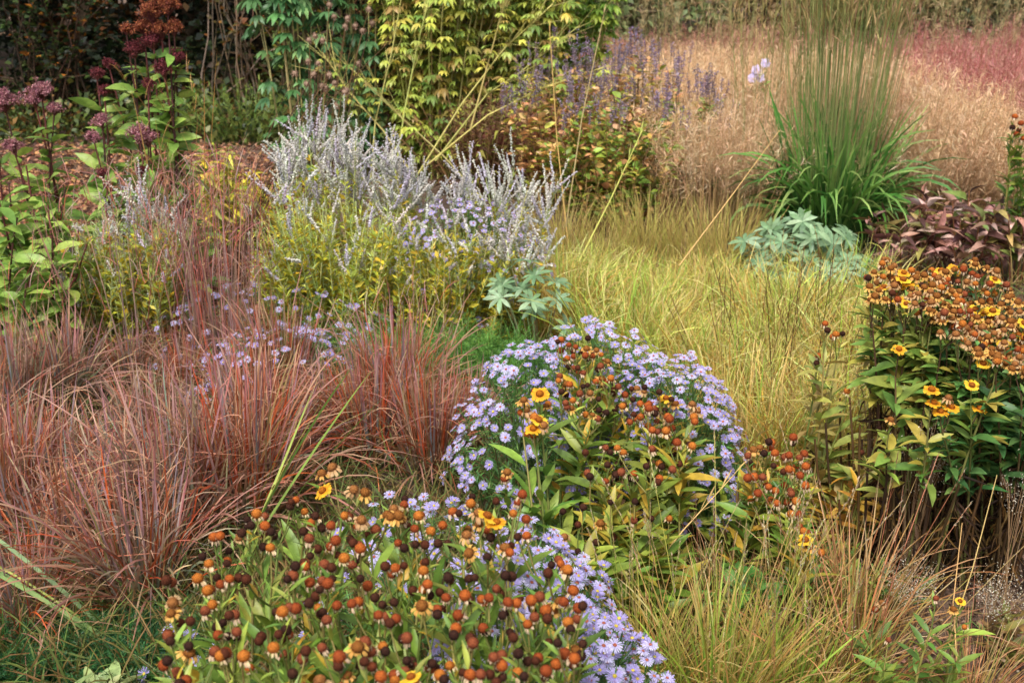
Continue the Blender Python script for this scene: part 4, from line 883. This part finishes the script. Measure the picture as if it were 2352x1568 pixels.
# ---------------------------------------------------------------- tall chartreuse plant and ironweed behind
PALM5 = leaf_t(.34, 3, .3, .45, .45)
def cutleaf(g, p, m, t0, t1, r, cf, droop=-.1):
    t = U(t0, t1, (len(p), m)); q, tan = along(p, t); N = len(q); a = U(0, 2*PI, N); h = np.stack([np.cos(a), np.sin(a), U(-.3, .3, N)], 1)
    c = q+h*.05; side = np.stack([-np.sin(a), np.cos(a), 0*a], 1); cc = cf(N); s = r*U(.7, 1.3, N)
    tubes(g, bez(q, (q+c)/2, c, 3), .0013, .001, cc, None, 3)
    for ang in (-1.25, -.65, 0, .6, 1.2):
        put(g, PALM5, c, h*math.cos(ang)+side*math.sin(ang)+[0, 0, droop], None, s*(1-.22*abs(ang)), cc, None, .25)
def tallplant(name, label, base, rx, h, n, cf, stemc, m, r=.065, group=None, br=None):
    t = thing(name, label, "flower plant", base, group); q = disc(n, rx, rx*.6, .6); T = q*1.25; T[:, 2] = h*U(.75, 1.05, n); b = q*.5
    p = bez(b, q*.7+[0, 0, h*.5], T, 9); g = Geo(); tubes(g, p, .006, .003, pal(stemc, n), None, 5); g.build("stems", M_STEM, t)
    g = Geo(); cutleaf(g, p, m, .1, 1, r, cf); g.build("foliage", M_LEAF, t); return t
CHF = lambda N: pal(['#b0b84c', '#96a64a', '#c4bc54', '#a4b450', '#748c42', '#a0884a'], N, None, .18)
DKG = lambda N: pal(['#507a48', '#5c8650', '#446a40', '#72985c'], N, None, .15)
tallplant("monkshood", "tall chartreuse cut-leaved plant behind the silver spikes, centre", (-.55, 7.6, 0), .45, 1.65, 44, CHF, ['#b0a868', '#8a9048', '#9a8a58'], 34, .078, "tall chartreuse plants")
tallplant("monkshood", "tall yellow-green plant right of centre, leaning towards the hyssop", (.0, 7.9, 0), .45, 1.6, 44, CHF, ['#b0a868', '#8a9048'], 36, .078, "tall chartreuse plants")
tallplant("monkshood", "brightest leafy green part above the dusky red grass", (.35, 8.4, 0), .42, 1.65, 30, lambda N: pal(['#7fa040', '#9ab048', '#a8b848', '#6a9038'], N), ['#a0a860'], 40, .078, "tall chartreuse plants")
tallplant("ironweed", "tall plant with dark bluish green leaves beside the dark wood", (-1.35, 7.3, 0), .3, 1.75, 14, DKG, ['#9a9a60', '#a89a68'], 15, .11, "tall dark green plants")
tallplant("ironweed", "tall dark-leaved plant behind the round brown seed heads", (-.98, 7.6, 0), .28, 1.75, 14, DKG, ['#a8a068', '#9a9058'], 16, .095, "tall dark green plants")
# withered brown column between them
bushy("withered_perennial", "dead brown-leaved stems among the chartreuse foliage at the top", "flower plant", (-.62, 8.0, 0), .5, .3, 1.7, 46, leaf_t(.3, 4, .8, .7, .4), .07, 60, ['#5c3a28', '#6e4630', '#47301f', '#8a6040', '#74503a'], ['#8a7048', '#6a4a30'], None, .05, -.4, mat=M_DRY)
bushy("withered_perennial", "brown twiggy undergrowth right below the chartreuse plants", "flower plant", (-.2, 7.0, 0), .6, .25, .7, 60, leaf_t(.3, 4, .8, .7, .4), .05, 26, ['#6a4a34', '#7a5a3a', '#8a8040', '#9a9a48', '#5c4030'], ['#8a6a48', '#a08058', '#6a4a30'], None, .05, 0., mat=M_DRY)
# pale arching stems
def arch(label, pts, r=.006, c='#bdb46a', leaves=16):
    stalk(label, pts, r, c, 0, "monkshood", "flower stem")
    t = [o for o in C.objects if o.get("label") == label][0]; p = np.array([pts])-np.array(pts[0]); g = Geo(); cutleaf(g, p, leaves, .45, 1, .055, CHF); g.build("foliage", M_LEAF, t)
    g = Geo(); n = 14; q, tan = along(p, U(.5, 1, (1, n))); e = q+unit(tan+rv(n, .35))*U(.1, .3, n)[:, None]; tubes(g, bez(q, (q+e)/2, e, 4), .002, .001, col('#bdb46a'), None, 3); g.build("side_shoots", M_STEM, t)
for lab, pp in (("pale arching stem leaning farthest right, under the upper ones", [(980, 380), (1120, 265), (1240, 205), (1400, 150)]), ("pale stem rising steeply right to the top edge over chartreuse leaves", [(960, 400), (1060, 240), (1160, 110), (1270, 10)]),
                ("pale stem crossing the chartreuse leaves nearly upright", [(905, 420), (930, 250), (960, 100), (990, -20)]), ("pale stem leaning left-up from the red grass across the chartreuse plant", [(1110, 460), (1020, 360), (900, 250), (800, 150)]),
                ("pale stem rising steeply through the left of the chartreuse leaves", [(850, 430), (862, 280), (900, 120), (925, -20)]), ("reddish tan stem leaning left from the silver spikes' middle to the brown leaves", [(960, 420), (880, 300), (800, 210), (740, 120)]), ("pale stem standing at the right edge of the chartreuse leaves", [(1080, 300), (1120, 150), (1150, 40), (1165, -20)]), ("slim pale stem between steep one and farthest right one", [(1000, 370), (1120, 215), (1190, 170), (1330, 60)])):
    arch(lab, [PY(x, y, 6.6) for x, y in pp])
# ironweed seed heads on dark bending stems
def seedheads(label, base, stems, c='#5a4030', hc=('#a08470', '#b09080', '#8a6c5c'), s=.019):
    t = thing("ironweed", label, "flower stem", base, "bending stems with round brown seed heads"); B = np.array(base); g = Geo(); T = np.array([PY(x, y, Y) for x, y, Y in stems])-B; n = len(T); b = disc(n, .04)
    p = bez(b, b*.2+T*.5+[0, 0, .15], T, 9); tubes(g, p, .003, .0014, pal([c, '#6a5030'], n), None, 4); g.build("stems", M_STEM, t)
    for i in range(n):
        g = Geo(); v, f, tt = ball_t(8, 6, .9, .12); g.add(v*s*.7, f, col(hc[0])); k = 90; d = unit(rv(k)); put(g, SLIV, d*s*.5, d+rv(k, .25), None, s*.75, pal(list(hc), k, None, .15)); o = g.build("seed_head", M_DRY, t); o.location = T[i]
def SH(L, Y): return [(x+random.uniform(-4, 4), y+random.uniform(-4, 4), Y+random.uniform(-.05, .05)) for x, y in L]
seedheads("upper spray of round brown seed heads against dark green leaves", (-1.0, 5.6, 0), SH([(760, 15), (725, 80), (745, 92), (770, 40), (800, 45), (815, 60), (835, 75), (712, 95), (705, 140), (735, 145), (790, 60), (820, 150), (855, 50), (845, 25)], 5.7))
seedheads("lower spray of round brown seed heads above the silver spikes", (-1.35, 5.2, 0), SH([(680, 170), (722, 175), (760, 175), (770, 190), (738, 195), (750, 205), (700, 195), (800, 210), (775, 240), (790, 215)], 5.3))
g_ = Geo()
for nm, pp in (("long dark twig slanting up from the mauve culms to the brown seed heads", [(520, 640), (600, 430), (690, 280), (760, 190)]), ("thin brown twig slanting beside the longer dark one", [(560, 600), (640, 400), (760, 230), (900, 90)])):
    stalk(nm, [PY(x, y, 5.0) for x, y in pp], .003, '#5c4028', 6, "bare_twig", "twig")
# black seed heads and a pale lilac flower in the haze
seedheads("few black seed heads standing in the beige grass at right", tuple(np.array(PY(2210, 330, 7.5))*[1, 1, 0]), SH([(2160, 255), (2212, 240), (2205, 250), (2255, 265), (2140, 320)], 7.5), '#3a2c24', ('#241a18', '#2e2220', '#1c1615'), .022)
def lilac():
    b = np.array(PY(1740, 420, 7.2))*[1, 1, 0]; t = thing("lilac_flower", "single stem with pale lilac flowers in the beige haze", "flower plant", tuple(b)); T = np.array([PY(x, y, 7.2) for x, y in ((1738, 160), (1728, 180), (1745, 178), (1758, 145), (1735, 172))])-b
    p = bez(np.zeros((5, 3)), T*[.3, .3, .5], T, 6); g = Geo(); tubes(g, p, .003, .0015, col('#7a8a50')); leaves_on(g, LANCE, p, 10, .4, .95, .06, .4, lambda N: pal(['#7a9040'], N)); g.build("stems", M_STEM, t)
    for x in T:
        g = Geo(); petals(g, 22, .004, .028, .009, .3, '#c4b4dc', '#d8ccee', .2); o = g.build("flower_head", M_PETAL, t); o.location = x; o.rotation_euler = (1.0, 0, 0)
lilac()
# green tuft column left of centre behind the path
bushy("wild_shrub", "rough green growth with yellow spires at the path's far edge", "shrub", P(560, 330), .7, .3, .5, 60, NARROW, .06, 24, ['#5f7a34', '#7a8a3c', '#8a9a48', '#4a6a30'], ['#6a7a38'], None, .05, .6)

# ---------------------------------------------------------------- woodland and far trees
def tree(label, base, h, cr, n, greens, seed, low=.0, leaf=.07, group="trees of the dark wood", clumps=26, name="woodland_tree", w=None, trunk=.07):
    t = thing(name, label, "tree", base, group); g = Geo(); pts = np.array([[0, 0, 0], [.15, 0, h*.3], [-.1, .1, h*.6], [.05, 0, h*.95]])*[1, 1, 1]+rng.normal(0, .06, (4, 3))*[1, 1, 0]
    tubes(g, pts[None], trunk, trunk*.3, col('#4a3d30'), None, 8); tr = g.build("trunk", M_BARK, t)
    cen = disc(clumps, cr, cr, .6); cen[:, 2] = h*(low+(1-low)*U(0.02, 1, clumps)); g = Geo()
    st, _ = along(pts[None], (cen[:, 2]/h*.8)[None].clip(.05, .95)); md = (st+cen)/2+[0, 0, .1]
    tubes(g, bez(st, md, cen, 5), .02, .006, pal(['#5a4a3a', '#6a5a48'], clumps), None, 5); g.build("branches", M_BARK, t)
    k = n//clumps; q = np.repeat(cen, k, 0)+rv(clumps*k, .5)*[cr*.3, cr*.3, h*.09]; q[:, 2] = np.abs(q[:, 2]); N = len(q); cc = np.repeat(pal(greens, clumps, w, .25), k, 0)*.55+pal(greens, N, w, .2)*.45
    g = Geo(); d = rv(N); d[:, 2] = d[:, 2]*.5-.3; put(g, DIAM_W, q, d, None, U(.6, 1.4, N)*leaf, cc, None, .6); g.build("crown", M_LEAF, t)
    return t
DKW = ['#182214', '#1e2a18', '#141c10', '#26331c', '#2c2216']  # near-black leaf colours: the wood's shade is put into the leaves
i = 0
for x, Y, h, cr in ((-5.0, 10.6, 3.6, 1.1), (-3.9, 10.4, 3.4, 1.0), (-3.1, 10.9, 3.6, 1.1), (-2.1, 10.8, 3.4, 1.0), (-4.4, 12.2, 4.6, 1.4), (-2.7, 12.6, 4.6, 1.4), (-1.0, 12.2, 4.4, 1.3), (-6.2, 11.8, 4.6, 1.4), (-3.5, 14.3, 5, 1.7), (-1.5, 14.5, 5, 1.7), (-5.6, 14.5, 5, 1.7), (-1.2, 10.9, 3.0, .7)):
    i += 1
    lab = {1: "dark shrubby tree at the far left above the mauve heads", 2: "dark tree behind the tallest joe pye weed", 4: "olive-green tree at the right end of the dark wood, beside dark bluish leaves", 12: "small tree glimpsed behind the dark green tall plants"}.get(i, "dark tree deep in the wood at top left")
    g0 = DKW if i != 4 else ['#3a4a24', '#4a5a2c', '#2c3a20', '#5a5a30']
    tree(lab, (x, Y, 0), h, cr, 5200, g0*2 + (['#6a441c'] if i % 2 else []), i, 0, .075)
# trailing vines and bare branches at the wood's edge
def twigs(label, base, n, h, spread, cs, lvs):
    t = thing("brushwood", label, "shrub", base, "brushwood at the wood's edge"); b = disc(n, spread*.4, .2); e = disc(n, spread, .5); e[:, 2] = h*U(.3, 1.1, n); m = e*.5+[0, 0, h*.5]; m[:, 2] = np.maximum(e[:, 2]*1.1, .3)
    p = bez(b, m, e, 9); p += rng.normal(0, .03, p.shape); g = Geo(); tubes(g, p, .007, .002, pal(cs, n), None, 5); g.build("branches", M_BARK, t)
    g = Geo(); leaves_on(g, DIAM_W, p, 30, .2, 1, .055, 0., lambda N: pal(lvs, N, None, .2), None, .6); g.build("foliage", M_LEAF, t)
twigs("tangle of bare grey-brown branches in front of the dark wood", (-2.35, 9.7, 0), 20, 1.9, .9, ['#8a7868', '#6a5a4c', '#7a6450', '#55483c'], ['#5a4a28', '#6a6030', '#8a5a30', '#3a3a20'])
twigs("leafy vines with few orange leaves at the foot of the wood, left", (-3.8, 9.4, 0), 50, 1.3, 1.1, ['#3a2e24', '#4a3a2c'], ['#2c3a1e', '#3a4a22', '#24301a', '#2c3a1e', '#3a4a22', '#24301a', '#1c2818', '#a86a28', '#4a5a28', '#2c3a1e'])
twigs("olive vines hanging at the wood's right corner", (-1.7, 9.8, 0), 46, 1.6, .7, ['#5a4a38'], ['#5a6a2c', '#6a7a34', '#4a5a28', '#8a7a30'])
twigs("low shrubs with brown leaves at far left wood edge", (-5.0, 9.3, 0), 46, 1.2, 1.0, ['#3a2e24'], ['#2c3a1e', '#5a4a24', '#24301a', '#7a4a24'])
# far trees at top right
FAR = [['#6a7040', '#7a7648', '#8a7e50', '#56603a', '#9a7c4c'], ['#66764a', '#768450', '#56663e', '#8a8858'], ['#8a784c', '#9a8854', '#767448', '#a8865a'], ['#4c583c', '#5e6a46', '#74724a', '#44503a']]
i = 0
for x, Y, h, cr, k in ((.9, 13.6, 2.4, 1.3, 1), (2.8, 13.9, 2.2, 1.4, 2), (4.6, 14.1, 2.2, 1.4, 0), (6.4, 14.1, 2.4, 1.3, 3), (8.3, 14, 2.4, 1.4, 3), (2.0, 18.5, 4.6, 2.2, 0), (4.6, 18.8, 4.6, 2.2, 1), (7.3, 19, 4.6, 2.2, 3), (10, 19, 4.6, 2.2, 2), (-.6, 16.5, 4, 1.8, 0), (0.2, 20, 5, 2.6, 0)):
    i += 1
    tree({1: "far olive shrub above the hyssop's lilac spikes", 3: "far brownish shrub right behind the tall green grass stems", 5: "far dark shrub at the top right corner"}.get(i, "far shrub in the blurred autumn hedge along the top"), (x, Y, 0), h, cr, 6000, FAR[k], i, 0, .085, "far hedge trees", 30)

def backdrop(name, x0, x1, y0, y1, h, n, pl_, leaf):
    g = Geo(); k = n//60; c = np.stack([U(x0, x1, k), U(y0, y1, k), h*U(0, 1, k)**.8], 1)
    q = np.repeat(c, 60, 0)+rv(k*60, .28); q[:, 2] = np.abs(q[:, 2]); N = len(q); cc = np.repeat(pal(pl_, k, None, .25), 60, 0)*.6+pal(pl_, N, None, .2)*.4
    put(g, DIAM_W, q, rv(N), None, U(.6, 1.5, N)*leaf, cc, None, .8); o = g.build(name, M_LEAF); o["kind"] = "stuff"
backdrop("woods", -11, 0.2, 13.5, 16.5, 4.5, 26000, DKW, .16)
backdrop("distant_woods", -1, 14, 15.5, 18, 4.0, 30000, ['#6a7044', '#767448', '#8a7e54', '#5a643e', '#4a5438'], .15)

def woodfloor():
    g = Geo(); n = 16000; x = U(-80, 1400, n); y = 232+U(0, 1, n)*105; k = 16
    pts = np.array([P(a, b, 0) for a, b in zip(x[::k], y[::k])]); pts = np.repeat(pts, k, 0)[:n]+rv(n, .12); pts[:, 2] = np.abs(rng.normal(0, .13, n))
    put(g, DIAM_W, pts, rv(n)+[0, 0, .4], None, U(.03, .08, n), np.repeat(pal(['#3c4a24', '#55662e', '#2c3a1c', '#6a6a30', '#7a5c30', '#4a5a2a'], n//k+1), k, 0)[:n]*U(.7, 1.3, n)[:, None], None, .8)
    o = g.build("ground_foliage", M_LEAF); o["kind"] = "stuff"
woodfloor()
